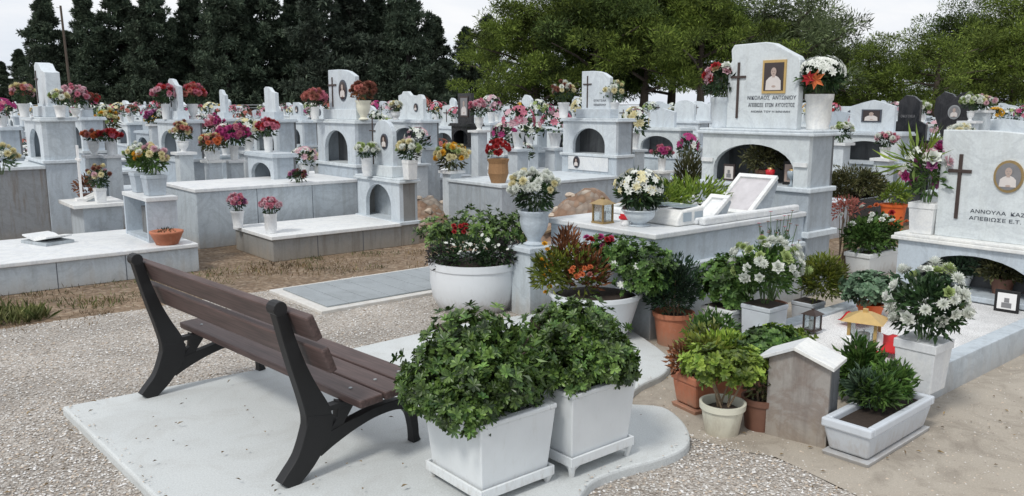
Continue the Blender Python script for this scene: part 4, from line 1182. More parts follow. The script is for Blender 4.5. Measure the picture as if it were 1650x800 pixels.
for i in range(5):
    shared('white_flower', blossom_mesh('daisy', 'petal_white'), t, (.15 + rnd.uniform(-.14, .18), -.17, .50 + rnd.uniform(-.1, .12)), (1.1, rnd.uniform(-.5, .5), 0), .03)

# plinth with urn and white bouquet
c = D(856, 6.22)
t = thing('stone_pillar', 'grey marble pillar carrying an urn of white flowers, behind the round pot', 'pillar', (c.x, c.y, 0), ROT)
mb = MB(); mb.box(-.11, .11, -.11, .11, 0, .50); mb.obj('shaft', 'marble_blue', t, bevel=.005)
mb = MB(); mb.box(-.13, .13, -.13, .13, .50, .54); mb.obj('cap', 'marble_white', t, bevel=.005)
urn('footed white urn standing on the grey marble pillar', (c.x + .02, c.y, .54), .27, .125, 'marble_blue')
bouquet('white chrysanthemum bunch with orange touch, in the urn on the pillar', (c.x + .02, c.y, .79), .185, ['petal_white', 'petal_white', 'petal_white', 'petal_white', 'petal_cream'], 70, .038, rest=.02, hz=.85, ll=.06, leafn=400)
# on the foot of the tall grave
c = D(1025, 5.88); urn('wide low white urn at the foot of the tall grave', (c.x, c.y, .741), .12, .13, 'marble_white')
bouquet('dome of small white flowers in the wide urn at the foot of the tall grave', (c.x, c.y, .85), .18, ['petal_white', 'petal_white', 'petal_cream'], 60, .036, 'daisy', rest=.03, hz=.75, leaf='leaf_deep', leafn=420)
def lantern(label, loc, w, h, mat, rotz=ROT, roofmat=None, candle='paper_white', roofs=1.2):
    t = thing('lantern', label, 'lantern', loc, rotz)
    mb = MB(); mb.box(-w/2, w/2, -w/2, w/2, 0, h*.07); mb.obj('base', mat, t)
    for sx in (-1, 1):
        for sy in (-1, 1):
            mb = MB(); mb.box(sx*w*.42-w*.05, sx*w*.42+w*.05, sy*w*.42-w*.05, sy*w*.42+w*.05, h*.07, h*.75); mb.obj('post', mat, t)
    mb = MB(); mb.frustum(w*roofs, w*roofs, w*.35, w*.35, h*.75, h*.93); mb.box(-w*.08, w*.08, -w*.08, w*.08, h*.93, h); mb.obj('roof', roofmat or mat, t)
    mb = MB(); q = w*.36; mb.box(-q, q, -q-.003, -q, h*.08, h*.74); mb.box(-q, q, q, q+.003, h*.08, h*.74); mb.box(-q-.003, -q, -q, q, h*.08, h*.74); mb.box(q, q+.003, -q, q, h*.08, h*.74); mb.obj('glass', 'glass', t)
    mb = MB(); mb.lathe([(w*.2, h*.075), (w*.2, h*.45), (w*.03, h*.46), (w*.02, h*.52)], 12); mb.obj('candle', candle, t)
    return t
c = D(968, 6.02); lantern('small grey metal lantern with pointed roof on the foot of the tall grave', (c.x, c.y, .741), .12, .19, 'brass')
c = D(1003, 5.88); t = thing('votive_candle', 'white votive candle with red band beside the small lantern', 'candle', (c.x, c.y, .741), 0)
mb = MB(); mb.lathe([(.032, 0), (.034, .02), (.034, .10), (.028, .12)], 16); mb.obj('holder', 'paper_white', t, smooth=True)
mb = MB(); mb.lathe([(.036, .045), (.036, .085), (.034, .088)], 16); mb.box(-.05, .05, -.042, -.036, .055, .075); mb.obj('band', 'red_wax', t)
mb = MB(); mb.lathe([(.022, .12), (.022, .135), (.005, .15)], 12); mb.obj('lid', 'bronze', t)
# reading stands on the tall grave
def bookstand(label, loc, rotz, w, l, h, fr='marble_bright', face='paper_white', name='picture_stand'):
    t = thing(name, label, 'memorial', loc, rotz)
    mb = MB(); mb.prism_yz([(0, .0), (l, h), (l + .02, h - .02), (l*.75, 0)], -w/2, w/2); mb.obj('wedge', 'marble_grey', t, bevel=.003)
    n = Vector((0, -h, l)).normalized(); q = math.atan2(h, l)
    ln = math.hypot(l, h)
    for nm_, x0, x1, y0, y1 in (('frame', -w/2, w/2, 0, .035), ('frame', -w/2, w/2, ln-.03, ln), ('frame', -w/2, -w/2+.03, .035, ln-.03), ('frame', w/2-.03, w/2, .035, ln-.03)):
        pass
    mb = MB(); mb.box(-w/2-.01, w/2+.01, 0, .035, .004, .035); mb.box(-w/2-.01, w/2+.01, ln-.03, ln+.01, .004, .035)
    mb.box(-w/2-.01, -w/2+.025, .035, ln-.03, .004, .034); mb.box(w/2-.025, w/2+.01, .035, ln-.03, .004, .034)
    o = mb.obj('frame', fr, t, bevel=.003); o.rotation_euler = (q, 0, 0)
    mb = MB(); mb.box(-w/2+.025, w/2-.025, .035, ln-.03, .002, .014); o = mb.obj('picture', face, t); o.rotation_euler = (q, 0, 0)
    return t
simple('page_grey', (.52, .50, .52), .3, var=.25, scale=14)
bookstand('large slanting framed picture propped in front of the arched niche', AB(5.45, -3.85, .745), ROT, .34, .36, .27, 'marble_bright', 'page_grey')
bookstand('small slanting marble book wedge at the front of the tall grave bed', AB(5.0, -3.78, .745), ROT, .16, .22, .15, 'marble_bright', 'marble_bright', 'marble_book')
t = thing('memorial_frame', 'rounded marble frame with two smoky glass panes at the foot of the tall grave', 'memorial', AB(4.62, -3.88, .742), ROT)
mb = MB(); mb.prism_yz([(0, 0), (0, .05), (.05, .11), (.30, .13), (.30, 0)], -.17, .17); mb.obj('body', 'marble_bright', t, bevel=.012)
for s in (-1, 1):
    mb = MB(); mb.box(s*.08-.06, s*.08+.06, .07, .26, .126, .134); o = mb.obj('pane', 'glass_smoky', t); 
    mb = MB()
for s in (0, 1):
    mb = MB(); mb.box(.171, .176, .06+s*.13, .15+s*.13, .03, .095); mb.obj('side_pane', 'glass_smoky', t)
# contents of the arched niche
c = AB(6.27, -4.10, .93)
t = thing('potted_plant', 'bushy olive green plant in a dark pot inside the big arched niche', 'plant', c)
pot_round(t, .12, .06, .08, 'brown_pot')
mb = MB(); tufts(mb, [((0, -.02, .22), .20, .09, .12)], 700, .05, .018, .7, .1, .2); mb.obj('foliage', 'leaf_olive', t)
def small_frame(label, loc, rotz, w, h, back='paper_white', fr='iron_black'):
    t = thing('photo_frame', label, 'photo frame', loc, rotz)
    mb = MB(); mb.box(-w/2, w/2, 0, .015, 0, h); o = mb.obj('frame', fr, t, bevel=.002)
    mb = MB(); mb.box(-w*.38, w*.38, -.002, 0, h*.13, h*.87); mb.obj('photograph', back, t)
    mb = MB(); mb.box(-w*.1, w*.1, -.004, -.002, h*.45, h*.65); mb.box(-w*.2, w*.2, -.004, -.002, h*.2, h*.43); mb.obj('portrait_figure', 'photo_grey', t)
    return t
small_frame('dark framed photo at the left inside the big arched niche', AB(6.20, -4.42, .931), ROT, .12, .15, 'photo_pale', 'photo_dark')
small_frame('tall dark framed icon at the right inside the big arched niche', AB(6.28, -3.86, .931), ROT + .2, .12, .20, 'photo_skin', 'iron_black')
def oil_lamp(label, loc, s=1.0, mat='red_wax'):
    t = thing('oil_lamp', label, 'oil lamp', loc)
    mb = MB(); mb.lathe([(.035*s, 0), (.012*s, .02*s), (.012*s, .06*s), (.035*s, .08*s), (.04*s, .12*s), (.03*s, .13*s)], 14); mb.obj('cup', mat, t, smooth=True)
    mb = MB(); mb.lathe([(.028*s, .131*s), (.022*s, .145*s), (.004, .15*s)], 12); mb.obj('cover', 'brass', t)
    return t
oil_lamp('red glass oil lamp between the frames inside the big arched niche', AB(6.17, -3.98, .931))
oil_lamp('dark glass oil lamp at the right end inside the big arched niche', AB(6.18, -3.78, .931), 1, 'glass_smoky')
# vases on the tall monument
c = AB(6.28, -4.58, 1.401); pot_vase('white fluted vase left of the headstone on the tall monument', c, .27, .105, 'marble_white')
bouquet('tall red and white flowers left of the headstone with the framed portrait', c + Vector((0, 0, .25)), .17, ['petal_white', 'petal_red', 'petal_red', 'petal_cream', 'petal_palepink'], 26, .055, 'rose', rest=.03, hz=.85)
c = AB(6.38, -3.69, 1.401); pot_vase('white fluted vase right of the headstone on the tall monument', c, .29, .112, 'marble_bright')
bouquet('white daisy bunch with one orange-red lily right of the framed portrait', c + Vector((0, 0, .28)), .19, ['petal_white'], 58, .042, 'daisy', rest=.05, hz=.7, low=.05, leaf='leaf_deep', leafn=420)
o = shared('flower', blossom_mesh('rose', 'petal_red'), bpy.context.scene.objects[-1] if False else col.objects[-1].parent, (0, 0, .0), (0, 0, 0), .05)
bpy.data.objects.remove(o)
v = c + Vector((-.09, -.15, .40)); 
t = thing('single_lily', 'single orange and red lily tucked under the white daisies on the tall monument', 'flowers', v)
mb = MB(); mb.tube([(0, 0, 0), (.02, .04, -.10)], .004, 5); mb.obj('stem', 'stem_green', t)
shared('petals', blossom_mesh('lily', 'petal_orange'), t, (0, 0, 0), (R(80), 0, R(-30)), .075)
shared('outer_petals', blossom_mesh('lily', 'petal_red'), t, (-.05, .01, .01), (R(75), 0, R(-50)), .06)
# right grave: white square vase and mixed bouquet
c = AB(6.50, -2.80, .621); square_vase('white square vase on the ledge left of the low grave headstone', c, .24, .19)
bouquet('purple, pink and white bouquet with long green blades left of the low grave headstone', c + Vector((0, 0, .22)), .185, ['petal_purple', 'petal_purple', 'petal_palepink', 'petal_white', 'petal_purple', 'petal_magenta'], 26, .062, 'rose', rest=.05, hz=1.15, leaf='leaf_mid', ll=.075, low=-.4)
v = c + Vector((-.10, -.02, .55)); t = thing('flower_spray', 'white lilies with lime green blades rising above the purple bouquet', 'flowers', v)
mb = MB(); tufts(mb, [((0, 0, 0), .16, .12, .10)], 60, .22, .012, .6, 0, .1); mb.obj('blades', 'leaf_lime', t)
for i in range(9): shared('flower', blossom_mesh('lily', 'petal_white'), t, (rnd.uniform(-.12, .12), rnd.uniform(-.08, .08), rnd.uniform(-.06, .12)), (rnd.uniform(.3, 1.3), rnd.uniform(-.5, .5), 0), .045)
# niche of the low grave
c = AB(6.62, -2.55, .22); t = thing('potted_plant', 'low spreading green plant inside the wide arch of the low grave', 'plant', c)
pot_round(t, .10, .06, .08, 'plastic_white')
mb = MB(); tufts(mb, [((.0, 0, .15), .17, .1, .08), ((-.12, -.02, .1), .12, .08, .06)], 700, .05, .02, .7, .1, .2); mb.obj('foliage', 'leaf_silver', t)
c = AB(6.60, -2.25, .22); t = thing('potted_plant', 'bushy plant at the back right of the wide arch', 'plant', c)
pot_round(t, .12, .06, .08, 'brown_pot')
mb = MB(); tufts(mb, [((.0, 0, .18), .18, .1, .08)], 600, .05, .02, .7, .1, .2); mb.obj('foliage', 'leaf_olive', t)
c = G(1621, 497, .20); small_frame('small black framed picture standing on the white gravel of the low grave', (c.x, c.y, .172), ROT + .1, .155, .155, 'paper_white')
# on the low grave's front
def cloth(label, loc, mat, s=1.0):
    mb = MB(); n = 7; v = []
    rr = random.Random(5)
    for i in range(n):
        for j in range(n):
            u, w = i/(n-1)-.5, j/(n-1)-.5
            v.append((u*.30*s + rr.uniform(-.01, .01), w*.2*s, .02 + .06*s*(1 - abs(u)*1.6) + .035*math.sin(i*2.1)*math.cos(j*1.7)))
    mb.add(v, [(i*n+j, (i+1)*n+j, (i+1)*n+j+1, i*n+j+1) for i in range(n-1) for j in range(n-1)])
    o = mb.obj('ribbon', mat, loc=loc, smooth=True, rotz=.5); sd = o.modifiers.new('s', 'SUBSURF'); sd.levels = 1; sd.render_levels = 1
    so = o.modifiers.new('t', 'SOLIDIFY'); so.thickness = .004
    return props(o, label, 'ribbon')
c = G(1390, 565, .18); lantern('gold lantern with flat wooden roof on the front of the low grave', (c.x, c.y, .172), .17, .26, 'gold_paint', ROT + .3, roofs=1.35)
c = G(1445, 566, .18); cloth('crumpled red ribbon beside the gold lantern', (c.x, c.y, .18), 'red_cloth', 1.1)
c = G(1385, 522, .18); cloth('red cloth scrap behind the gold lantern', (c.x, c.y, .18), 'red_wax', .8)
c = G(1487, 626, .18)
square_vase('large pale square vase with white bouquet at the right front of the low grave', (c.x, c.y + .03, .175), .26, .20, 'marble_bright')
c.y += .03
bouquet('large white rose and chrysanthemum bouquet in the pale square vase', (c.x, c.y, .42), .19, ['petal_white', 'petal_white', 'petal_white', 'petal_white', 'petal_green'], 52, .040, 'mixed', rest=.03, hz=1.0, leaf='leaf_deep', leafn=900, ll=.055, low=-.45)
c = G(1431, 500, .40); t = thing('paper_cone', 'small white paper cup tipped on its side by the white roses', 'cup', c)
mb = MB(); mb.lathe([(.035, 0), (.05, .09)], 14); o = mb.obj('cup', 'paper_white', t, smooth=True); o.rotation_euler = (R(60), R(40), 0)
t['label'] = 'white paper flower wrapping resting on the foliage beside the white roses'; t['category'] = 'paper'
for i, px in enumerate((1366, 1412)):
    c = G(px, 575 - i*6, .18); t = thing('votive_candle', ['white votive candle with red base left of the gold lantern posts', 'white votive candle right of the gold lantern'][i], 'candle', (c.x, c.y, .172))
    mb = MB(); mb.lathe([(.03, 0), (.033, .02), (.03, .12), (.02, .13)], 14); mb.obj('body', 'paper_white', t, smooth=True)
    mb = MB(); mb.lathe([(.034, .0), (.035, .03)], 14); mb.obj('band', 'red_wax', t)
# round-headed plant in red pot behind
c = AB(5.35, -2.62, .172); t = thing('potted_plant', 'round bright green leafy plant in a red pot behind the gold lantern', 'plant', c)
pot_round(t, .10, .065, .085, 'orange_pot')
mb = MB(); rosettes(mb, [((0, 0, .20), .19, .16, .10)], 260, .045, .026, 6, .3); mb.obj('foliage', 'leaf_silver', t)

# gable roofed oil-lamp house
c1 = G(1330, 726); c0 = G(1232, 702)
rz = math.atan2((c1 - c0).y, (c1 - c0).x)
wd = (c1 - c0).length; mid = (c0 + c1)/2
t = thing('lamp_house', 'small brown marble lamp house with two-sided white gable roof', 'shrine', (mid.x, mid.y, 0), rz)
mb = MB(); hw = wd/2
mb.prism_xz([(-hw, 0), (hw, 0), (hw, .40), (-.02, .458), (-hw, .40)], 0, .02); mb.obj('front_panel', 'marble_brown', t, bevel=.002)
mb = MB(); mb.box(-hw, -hw+.02, .02, .13, 0, .395); mb.box(hw-.02, hw, .02, .13, 0, .395); mb.prism_xz([(-hw, 0), (hw, 0), (hw, .40), (-.02, .458), (-hw, .40)], .13, .15); mb.obj('walls', 'niche_dark', t)
for s in (-1, 1):
    mb = MB(); th = .018
    q_ = hw + (.022 if s > 0 else .05); P = [(-.02, .463), (s*q_, .463 - q_*.060/hw), (s*q_, .463 - q_*.060/hw + th), (-.02, .463 + th)]
    mb.prism_xz(P, -.03, .18); mb.obj('roof_slab', 'marble_bright', t, bevel=.002)

# rectangular planter
def trough(label, corner, rotz, l, w, h, mat, plants, tray=True, name='planter', align='L'):
    """corner: ground point of the nearest corner; long side runs along local y"""
    t = thing(name, label, 'planter', (0, 0, 0), rotz)
    z0 = .035 if tray else 0
    mb = MB(); mb.frustum(w*.78, l*.88, w*.94, l*.97, z0, z0 + h - .04); mb.obj('box', mat, t, bevel=.012)
    mb = MB()
    for (x0, x1, y0, y1) in ((-w/2, w/2, -l/2, -l/2+.035), (-w/2, w/2, l/2-.035, l/2), (-w/2, -w/2+.035, -l/2+.035, l/2-.035), (w/2-.035, w/2, -l/2+.035, l/2-.035)):
        mb.box(x0, x1, y0, y1, z0 + h - .042, z0 + h)
    mb.obj('rim', mat, t, bevel=.008)
    mb = MB(); mb.box(-w/2+.035, w/2-.035, -l/2+.035, l/2-.035, z0 + h - .05, z0 + h - .03); mb.obj('soil', 'soil', t)
    if tray:
        mb = MB(); mb.frustum(w*.86, l*.93, w*.94, l*.98, 0, .030); mb.obj('tray', mat, t, bevel=.004)
    ca, sa_ = math.cos(rotz), math.sin(rotz)
    best = min((Vector((sx*w*.43*ca - sy*l*.465*sa_, sx*w*.43*sa_ + sy*l*.465*ca)) for sx in (-1, 1) for sy in (-1, 1)), key=lambda v: v.y)
    t.location = (corner.x - best.x, corner.y - best.y, 0)
    for (nm_, x, y, r, hh, n, ll, lw, mt, up) in plants:
        mb = MB(); tufts(mb, [((x, y, z0 + h + hh*.45), r, r, hh*.5)], n, ll, lw, .7, .1, up)
        for k in range(5):
            a = k*1.3; mb.tube([(x, y, z0 + h - .04), (x + math.cos(a)*r*.5, y + math.sin(a)*r*.5, z0 + h + hh*.6)], .003, 4)
        mb.obj(nm_, mt, t)
    return t
cn = G(1397, 757)
trough('rectangular pale blue-grey trough with dark soil and two green plants, nearest at the right', cn, ROT + .03, .68, .235, .155, 'plastic_bluegrey',
       [('plant', -.02, .16, .09, .17, 600, .05, .018, 'leaf_mid', .3), ('plant', -.02, .0, .09, .14, 450, .05, .018, 'leaf_mid', .3), ('plant', -.08, -.02, .06, .16, 200, .05, .02, 'leaf_silver', .4)])
# dark leafy plants standing between lamp house and trough
c = D(1378, 4.22); t = thing('shrub', 'leafy dark green shrub rising between the lamp house and the square vase', 'plant', (c.x, c.y, 0))
mb = MB(); tufts(mb, [((0, 0, .20), .10, .09, .16), ((.05, .02, .16), .1, .09, .14)], 1100, .055, .02, .6, .1, .4); mb.obj('foliage', 'leaf_mid', t)
mb = MB(); mb.tube([(0, 0, 0), (0, 0, .2)], [.008, .004], 6); mb.obj('stem', 'bark', t)

# terracotta trough with succulents
cn = G(1128, 690); 
t = trough('rectangular terracotta trough with bronze and green succulents', G(1120, 672), BANG + R(90) + R(75), .42, .20, .17, 'terracotta',
       [('succulent', -.04, .10, .11, .20, 520, .045, .022, 'leaf_yellow', .4), ('succulent', .0, -.08, .11, .20, 520, .045, .022, 'leaf_lime', .4), ('succulent', .03, .16, .09, .15, 300, .045, .02, 'leaf_red', .4)], tray=True)
def potted(label, px, py, h, r0, r1, mat, blobs, n, ll, lw, leaf, z=0, rose=False, up=.3, extra=None, name='potted_plant', stems=6):
    c = G(px, py, z); c.y += r0; t = thing(name, label, 'plant', (c.x, c.y, z), rnd.uniform(0, .3))
    pot_round(t, h, r0, r1, mat)
    mb = MB()
    for k in range(stems):
        a = k*1.1; b0 = blobs[k % len(blobs)]
        mb.tube([(math.cos(a)*r1*.2, math.sin(a)*r1*.2, h-.04), (b0[0][0] + math.cos(a)*b0[1]*.4, b0[0][1] + math.sin(a)*b0[1]*.4, b0[0][2] + b0[3]*.2)], [.006, .003], 5)
    mb.obj('stems', 'stem_dry', t)
    mb = MB()
    if rose: rosettes(mb, blobs, n, ll, lw, 7, .3)
    else: tufts(mb, blobs, n, ll, lw, .65, .1, up)
    mb.obj('foliage', leaf, t)
    return t
potted('round cream pot with lime green branching succulent, front of the pot group', 1169, 709, .165, .080, .108, 'plastic_cream',
       [((0, 0, .33), .17, .14, .10), ((-.10, 0, .36), .10, .1, .09), ((.10, 0, .34), .1, .1, .09)], 260, .034, .018, 'leaf_lime', rose=True)
potted('dark brown pot half hidden behind the cream pot', 1232, 700, .17, .075, .095, 'brown_pot', [((0, 0, .26), .09, .09, .10)], 260, .04, .02, 'leaf_olive')
potted('spreading green succulent in a brown pot beside the lamp house', 1215, 655, .15, .07, .09, 'brown_pot', [((0, 0, .30), .22, .14, .07), ((.12, .05, .34), .16, .1, .05)], 300, .035, .02, 'leaf_mid', rose=True)
potted('small grey pot with silvery stems against the lamp house wall', 1246, 690, .13, .045, .06, 'plastic_bluegrey', [((0, 0, .24), .06, .06, .10)], 150, .035, .012, 'leaf_silver')
potted('bronze leaved succulent in a low brown bowl left of the spreading succulent', 1140, 640, .12, .08, .11, 'brown_pot', [((0, 0, .26), .16, .13, .12)], 420, .045, .022, 'leaf_yellow')
potted('lime green ground-hugging plant in a low bowl in front of the white cube pot', 1262, 598, .10, .09, .12, 'brown_pot', [((0, 0, .17), .20, .14, .07)], 300, .03, .018, 'leaf_lime', rose=True)
# terracotta pot with round juniper
potted('terracotta pot with dark rounded juniper at the corner of the tall grave', 1088, 562, .23, .10, .135, 'terracotta',
       [((0, 0, .42), .17, .16, .19), ((-.03, 0, .36), .17, .16, .14)], 2600, .045, .010, 'leaf_juniper', up=.6)
# grey box with bush, cube with lilies
def cube_pot(label, px, Y, w, h, mat, plant=None, z=0):
    c = D(px, Y, z); t = thing('planter', label, 'planter', (c.x, c.y, z), ROT)
    mb = MB(); mb.frustum(w*.9, w*.9, w, w, 0, h - .03); mb.box(-w*.52, w*.52, -w*.52, w*.52, h-.03, h); mb.obj('box', mat, t, bevel=.006)
    mb = MB(); mb.box(-w*.45, w*.45, -w*.45, w*.45, h, h + .004); mb.obj('soil', 'soil', t)
    if plant:
        blobs, n, ll, lw, leaf, rose = plant
        mb = MB()
        if rose: rosettes(mb, blobs, n, ll, lw, 7, .3)
        else: tufts(mb, blobs, n, ll, lw, .65, .1, .3)
        mb.obj('foliage', leaf, t)
    return c
cube_pot('square grey-white planter with round green bush beside the juniper', 1170, 5.38, .24, .27, 'plastic_white', ([((-.02, 0, .43), .18, .17, .17)], 380, .042, .02, 'leaf_mid', True))
c = cube_pot('small pale cube planter holding the white hydrangea bunch', 1228, 5.18, .21, .33, 'plastic_bluegrey')
bouquet('large white hydrangea and lily bunch in the pale cube planter', (c.x, c.y, .35), .23, ['petal_white', 'petal_white', 'petal_white', 'petal_green'], 56, .040, 'mixed', rest=.05, hz=.8, leaf='leaf_mid', leafn=900, ll=.055, xs=1.15, low=-.3)
cube_pot('small grey cube planter with yellow-green feathery juniper', 1300, 5.80, .17, .20, 'plastic_bluegrey', ([((.10, 0, .38), .15, .14, .16)], 2000, .05, .010, 'leaf_yellow', False))
c = D(1240, 5.75); t = thing('potted_plant', 'thin dry-stemmed plant with small pink flower heads beside the tall monument base', 'plant', (c.x, c.y, 0))
pot_round(t, .2, .08, .11, 'brown_pot')
mb = MB(); hd = []
for i in range(34):
    a = rnd.uniform(0, 6.28); q = rnd.uniform(.04, .17); z = rnd.uniform(.55, .86); p = (math.cos(a)*q, math.sin(a)*q, z); hd.append(p)
    mb.tube([(0, 0, .17), (p[0]*.6, p[1]*.6, z*.6), p], .0025, 4)
mb.obj('stems', 'stem_green', t)
mb = MB(); tufts(mb, [((0, 0, .5), .13, .13, .25)], 350, .045, .014, .6, .1, .4); mb.obj('foliage', 'leaf_silver', t)
for i, p in enumerate(hd): shared('flower', blossom_mesh('daisy', 'petal_pink' if i % 2 else 'petal_rust'), t, p, (0, 0, 0), .016)
potted('feathery green plant in a small clay pot between the juniper and the succulents', 1150, 600, .12, .06, .08, 'terracotta', [((0, 0, .24), .15, .13, .11)], 700, .045, .016, 'leaf_mid')
potted('low dark green plant in a clay pot in front of the pale cube planter', 1205, 560, .10, .06, .08, 'terracotta', [((0, 0, .17), .14, .12, .08)], 500, .04, .018, 'leaf_deep')
# small brown lantern
c = D(1305, 5.05); lantern('tiny dark brown lantern at the left edge of the low grave', (c.x, c.y, .19), .09, .14, 'bronze')
# geranium trough behind the tall monument
cn = D(1398, 7.45)
tt = trough('long white trough of red, orange and white geraniums behind the tall monument', cn, ROT, .62, .26, .24, 'plastic_white',
       [('geranium', 0, .1, .20, .34, 900, .05, .03, 'leaf_mid', .2), ('geranium', 0, -.14, .20, .32, 900, .05, .03, 'leaf_mid', .2)], tray=False)
for i in range(22):
    k = rnd.random(); m_ = 'petal_white' if k > .55 else ('petal_orange' if k > .25 else 'petal_red')
    shared('flower', blossom_mesh('rose', m_), tt, (rnd.uniform(-.2, .2), (-.28 + .30*rnd.random()) if m_ == 'petal_white' else rnd.uniform(-.1, .3), .24 + rnd.uniform(.22, .42)), (rnd.uniform(0, .8), rnd.uniform(-.5, .5), 0), rnd.uniform(.025, .04))
c = D(1436, 9.9); t = thing('potted_plant', 'bright orange plastic pot with lime green plant beyond the geraniums', 'plant', (c.x, c.y, 0))
o = pot_round(t, .42, .10, .15, 'orange_pot'); mb = MB(); tufts(mb, [((0, 0, .55), .20, .2, .12)], 700, .06, .02, .7, .1, .3); mb.obj('foliage', 'leaf_lime', t)
# clipped round shrub on thin trunk
c = D(1366, 8.1); t = thing('topiary_tree', 'round brownish green clipped shrub on a thin stem behind the tall monument', 'shrub', (c.x, c.y, 0))
mb = MB(); mb.tube([(0, 0, 0), (.01, 0, .35), (0, 0, .72)], [.014, .012, .01], 7)
for k in range(8): a = k*.8; mb.tube([(0, 0, .62), (math.cos(a)*.2, math.sin(a)*.2, .82)], .006, 5)
mb.obj('trunk', 'bark', t)
mb = MB(); tufts(mb, [((0, 0, .84), .29, .26, .16), ((-.14, 0, .82), .14, .14, .12), ((.15, 0, .83), .14, .14, .12)], 3400, .045, .014, .7, .2, .2); mb.obj('crown', 'leaf_olive', t)
c = D(1356, 7.9); t = thing('dry_reeds', 'thin dry stems in orange flowered pot right of the tall monument base', 'plant', (c.x, c.y, 0))
mb = MB()
for i in range(14): mb.tube([(rnd.uniform(-.05, .05), 0, 0), (rnd.uniform(-.1, .1), rnd.uniform(-.05, .05), rnd.uniform(.5, .75))], .004, 4)
mb.obj('stems', 'stem_dry', t)
mb = MB(); tufts(mb, [((0, 0, .62), .15, .1, .10)], 200, .05, .02, .7, .1, .3); mb.obj('blossoms', 'petal_salmon', t)
# bushes left of the tall monument
c = D(1105, 9.0); t = thing('shrub', 'upright dark green bush with brown tips left of the tall monument', 'shrub', (c.x, c.y, 0))
mb = MB(); tufts(mb, [((0, 0, .75), .15, .15, .36), ((0, 0, .4), .17, .17, .35)], 2600, .07, .014, .4, .2, 1.0); mb.obj('foliage', 'leaf_olive', t)
mb = MB(); mb.tube([(0, 0, 0), (0, 0, .6)], [.02, .01], 6); mb.obj('trunk', 'bark', t)
c = D(1088, 7.9); t = thing('shrub', 'low lime green bush beyond the foot of the tall grave', 'shrub', (c.x, c.y, 0))
mb = MB(); tufts(mb, [((0, 0, .60), .24, .22, .22), ((-.15, 0, .5), .2, .2, .22), ((.18, .05, .5), .18, .2, .24), ((0, 0, .25), .24, .24, .24)], 4200, .05, .014, .6, .2, .5); mb.obj('foliage', 'leaf_lime', t)
mb = MB(); mb.tube([(0, 0, 0), (0, 0, .5)], [.02, .01], 6); mb.obj('trunk', 'bark', t)

# rubble mounds
def mound(label, px, Y, rx, ry, h, mat, planks=0):
    c = D(px, Y); mb = MB(); n, k = 28, 10; v = []; f = []
    for j in range(k+1):
        q = j/k
        for i in range(n):
            a = 6.2832*i/n; z = h*(math.cos(q*math.pi)*.5 + .5)
            x, y = math.cos(a)*rx*q, math.sin(a)*ry*q
            z += h*.28*noise.noise(Vector((x*3 + px, y*3, 0)))*(1-q) + h*.1*noise.noise(Vector((x*9, y*9, px)))*(1-q)
            v.append((x, y, z - .02))
    for j in range(k):
        for i in range(n): f.append((j*n+i, j*n+(i+1)%n, (j+1)*n+(i+1)%n, (j+1)*n+i))
    t = thing('soil_mound', label, 'mound', (c.x, c.y, 0))
    mb.add(v, [tuple(reversed(q)) for q in f]); mb.obj('earth', mat, t, smooth=True)
    rr = random.Random(int(px))
    for _ in range(40):
        a = rr.uniform(0, 6.28); q = rr.random()**.5; x, y = math.cos(a)*rx*q, math.sin(a)*ry*q; z = h*(math.cos(q*math.pi)*.5+.5)
        s = rr.uniform(.02, .06); mb = MB(); mb.blob((x, y, z), s, s, s*.7, 6, 4, .25, rr.random()); mb.obj('stone', 'pebble_tan', t)
    if planks:
        for i in range(planks):
            mb = MB(); mb.box(-.5, .5, -.04, .04, -.012, .012); o = mb.obj('board', 'stem_dry', t, loc=(rr.uniform(-.2, .2), -ry*.4, h*.45 + i*.05)); o.rotation_euler = (rr.uniform(-.2, .2), R(-25 + i*7), rr.uniform(-.3, .3))
    return t
mound('heap of brown earth and old boards between the white bunches', 945, 9.6, 1.0, .7, .62, 'rubble', 2)
mound('low heap of reddish earth beyond the flat grave slab', 690, 11.2, .6, .6, .38, 'rubble')
mound('mound of fresh reddish soil behind the clipped round shrub', 1432, 14.2, 1.3, .9, .52, 'rubble')

# ------------------------------------------------------------------ left: shelf shrine, pedestal, book, bowls
c = AB(2.30, -8.70, .281)
t = thing('flower_shelf', 'open-fronted white marble shelf box holding two square vases on its top', 'shelf', c, ROT)
mb = MB(); mb.box(-.42, .42, 0, .30, .40, .44); mb.obj('top', 'marble_bright', t, bevel=.003)
mb = MB(); mb.box(-.40, -.36, .005, .29, 0, .40); mb.box(.36, .40, .005, .29, 0, .40); mb.box(-.36, .36, .25, .29, 0, .40); mb.box(-.36, .36, .01, .25, 0, .03); mb.obj('sides', 'marble_blue', t)
mb = MB(); mb.box(-.20, .10, .12, .22, .031, .30); mb.obj('lamp_box', 'niche_dark', t)
for i, (q, lab, bl, cs_) in enumerate(((-.21, 'left pale square vase on the open-fronted shelf box', 'white and lime bunch in the left vase on the shelf box', ['petal_white', 'petal_green', 'petal_cream']),
                              (.20, 'right pale square vase on the open-fronted shelf box', 'yellow and cream bunch in the right vase on the shelf box', ['petal_cream', 'petal_yellow', 'petal_white', 'petal_palepink']))):
    v = c + B*q + A*.15 + Vector((0, 0, .442)); square_vase(lab, v, .20, .19, 'marble_blue')
    bouquet(bl, v + Vector((0, 0, .19)), .15, cs_, 26, .038, 'mum', rest=.04, hz=.9, leaf='leaf_mid', leafn=320)
v = AB(2.42, -8.12, .281); t = thing('clay_bowl', 'wide terracotta bowl at the corner of the low white-topped grave', 'bowl', v)
mb = MB(); mb.lathe([(.10, 0), (.145, .10), (.155, .115), (.155, .13), (.13, .13), (.10, .06), (.01, .05)], 26); mb.obj('bowl', 'terracotta', t, smooth=True)
